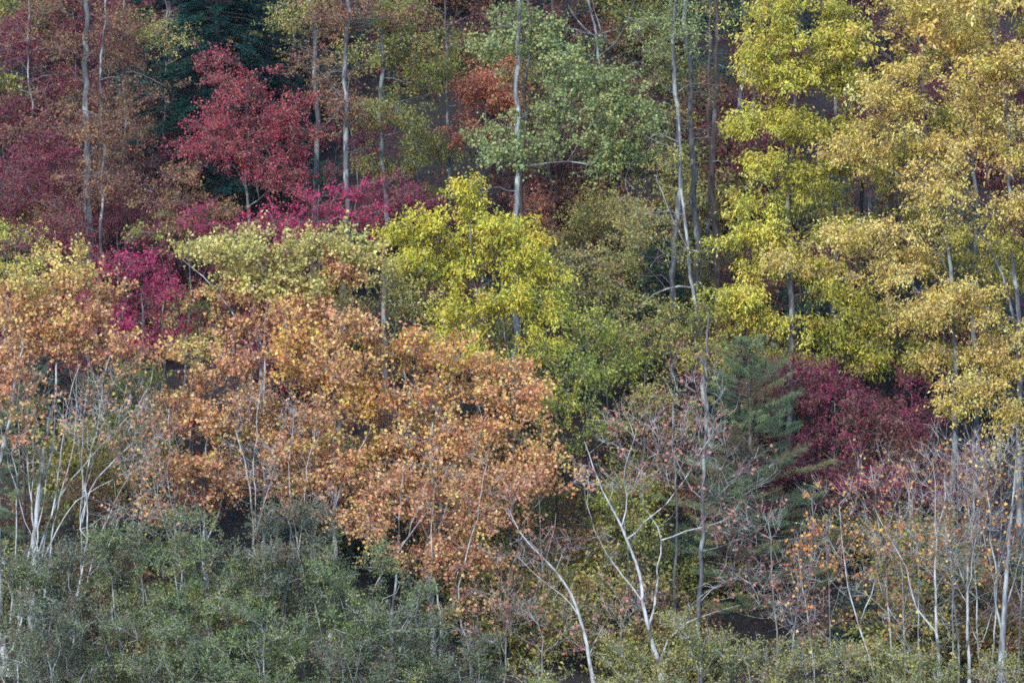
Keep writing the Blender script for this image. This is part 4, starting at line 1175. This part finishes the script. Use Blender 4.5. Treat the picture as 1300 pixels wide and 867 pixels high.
for lab, px, top, y, rx in [
    ('olive-yellow bank shrub at the foot of the looping bare sycamore', 885, 790, -4.0, 44), ('olive-yellow bank shrub before the pine foot', 955, 805, -4.0, 44), ('olive-yellow bank shrub below the thin orange-gold sapling', 1030, 815, -4.2, 44),
    ('olive-yellow bank shrub by the slanting white sapling foot', 1105, 825, -4.2, 44), ('low olive bank shrub by the straight white stem foot', 1180, 835, -4.2, 40), ('low olive bank shrub at the thick grey trunk foot', 1265, 840, -4.4, 40),
    ('small yellow-green bank shrub between the two bare sycamores', 800, 838, -4.0, 34), ('small bank shrub right of the last willow', 690, 845, -4.5, 36)]:
    thicket('bank_shrub', lab, px, top - 14, y, rx * 1.15, 'bankshrub', 'shrub', 'shrub', 'bank shrubs', dens=3.6)


# ------------------------------------------------------------------ understory bushes that close the gaps: a few kinds, each copied with its parts
def proto(label, pal, kind, h, w, n, group):
    root = link('understory_bush', None, label=label, cat='bush', group=group)
    tips = norm(RNG.normal(0, 1, (n, 3))) * (RNG.random((n, 1)) ** .4) * np.array([w, w, h * .5]) + np.array([0, 0, h * .6])
    sk = Skel()
    sk.add_poly(np.array([[0, 0, 0], [.05, 0, h * .3], [.1, .05, h * .7]]), .03, .01, wob=.03, attach=False)
    sk.grow(tips, r_tip=.006)
    sk.finish()
    b = Bag()
    for ch, dep, prim in sk.chains():
        P, R = sk.P[ch], sk.r[ch]
        if dep == 0:
            P = np.concatenate([P[:1] - np.array([[0, 0, .5]]), P])
            R = np.concatenate([R[:1], R])
        b.add(*sweep(P[None], R[None], 4))
    tb, lb = twigs_and_leaves(tips.copy(), np.array([0, 0, h * .5]), KIND[kind], pal, 1.15)
    b.add(np.concatenate(tb.v), np.concatenate(tb.f))
    link('stems', b.mesh('stems', BARK['twig']), root, kind='stuff')
    link('crown', lb.mesh('crown', LEAF), root)
    return root


def copy_thing(root, loc, rz, sc):
    r = root.copy()
    COL.objects.link(r)
    r.location = loc
    r.rotation_euler = (0, 0, rz)
    r.scale = (sc, sc, sc)
    for ch in root.children:
        q = ch.copy()
        COL.objects.link(q)
        q.parent = r
    return r


PROTO = {}
for pal, lab, kind in [('maroon', 'knee-high to head-high maroon-leaved bush on the shaded slope', 'dogwood'), ('plum', 'low plum-leaved dogwood bush on the shaded slope', 'dogwood'),
                       ('brownred', 'low brown-red bush on the shaded slope', 'thin'), ('olive', 'low olive-green bush on the shaded slope', 'thin'),
                       ('olivetan', 'low tan and olive bush on the shaded slope', 'thin'), ('darkgreen', 'low dark evergreen laurel bush on the shaded slope', 'thin'), ('rusty', 'low rusty-leaved bush on the shaded slope', 'thin')]:
    PROTO[pal] = [[proto(lab, pal, kind, h, w, 44, DESC[pal] + 'es'), False] for h, w in ((1.7, 1.1), (2.4, 1.0), (1.3, 1.4))]
REGION = [   # px range, depth range, count, palettes
    ((-40, 220), (16, 46), 32, ['maroon', 'maroon', 'brownred', 'rusty', 'plum', 'olive', 'darkgreen']),
    ((220, 520), (17, 46), 26, ['plum', 'maroon', 'brownred', 'olive', 'darkgreen', 'rusty']),
    ((500, 780), (15, 48), 34, ['olive', 'olivetan', 'brownred', 'rusty', 'darkgreen']),
    ((760, 930), (9, 48), 32, ['olivetan', 'olive', 'brownred', 'darkgreen', 'rusty']),
    ((920, 1340), (13, 48), 42, ['maroon', 'brownred', 'plum', 'olive', 'darkgreen', 'maroon']),
    ((-40, 240), (4, 15), 16, ['olive', 'olivetan', 'darkgreen', 'rusty']),
    ((240, 700), (5, 14), 20, ['olive', 'brownred', 'darkgreen', 'olivetan']),
    ((620, 900), (1.5, 9), 24, ['olivetan', 'olive', 'rusty', 'darkgreen', 'olive']),
    ((1050, 1340), (2, 9), 20, ['olivetan', 'olive', 'darkgreen', 'olive', 'rusty']),
    ((940, 1260), (9, 14), 10, ['plum', 'maroon', 'darkgreen', 'brownred']),
]
HGT = (1.7, 2.4, 1.3)
for (p0, p1), (y0, y1), n, pals in REGION:
    for i in range(n):
        px, y = RNG.uniform(p0, p1), y0 + (y1 - y0) * (i + RNG.random()) / n
        x = W(px, 433, y)[0]
        pal = pals[RNG.integers(0, len(pals))]
        j = RNG.integers(0, 3)
        slot = PROTO[pal][j]
        loc = (x, y, float(ground(x, y)) - .05)
        rz, scl = RNG.uniform(0, 6.28), RNG.uniform(.9, 1.55)
        if not slot[1]:
            slot[1] = True
            ob = slot[0]
            ob.location, ob.rotation_euler, ob.scale = loc, (0, 0, rz), (scl, scl, scl)
        else:
            ob = copy_thing(slot[0], loc, rz, scl)
        ob['label'] = bush_label(pal, HGT[j] * scl, x, y)
for pal in PROTO:
    for ob, used in PROTO[pal]:
        if not used:
            for ch in list(ob.children):
                bpy.data.objects.remove(ch)
            bpy.data.objects.remove(ob)

# ------------------------------------------------------------------ the thin blue air between the camera and the hill
def build_haze(density):
    x0, x1, y0, y1, z0, z1 = -605, 605, -605, 705, -6, 192
    v = np.array([[x, y, z] for z in (z0, z1) for y in (y0, y1) for x in (x0, x1)], float)
    f = np.array([[0, 2, 3, 1], [4, 5, 7, 6], [0, 1, 5, 4], [2, 6, 7, 3], [0, 4, 6, 2], [1, 3, 7, 5]])
    m = bpy.data.materials.new('haze_air')
    m.use_nodes = True
    nt = m.node_tree
    nt.nodes.remove(nt.nodes['Principled BSDF'])
    pv = nt.nodes.new('ShaderNodeVolumePrincipled')
    pv.inputs['Color'].default_value = (.70, .82, 1.0, 1)
    pv.inputs['Density'].default_value = density
    nt.links.new(pv.outputs[0], nt.nodes['Material Output'].inputs['Volume'])
    link('haze', raw_mesh('haze', v, f, m), kind='stuff', label='thin bluish haze in the air before the hill', cat='haze')


if HAZE:
    build_haze(HAZE)
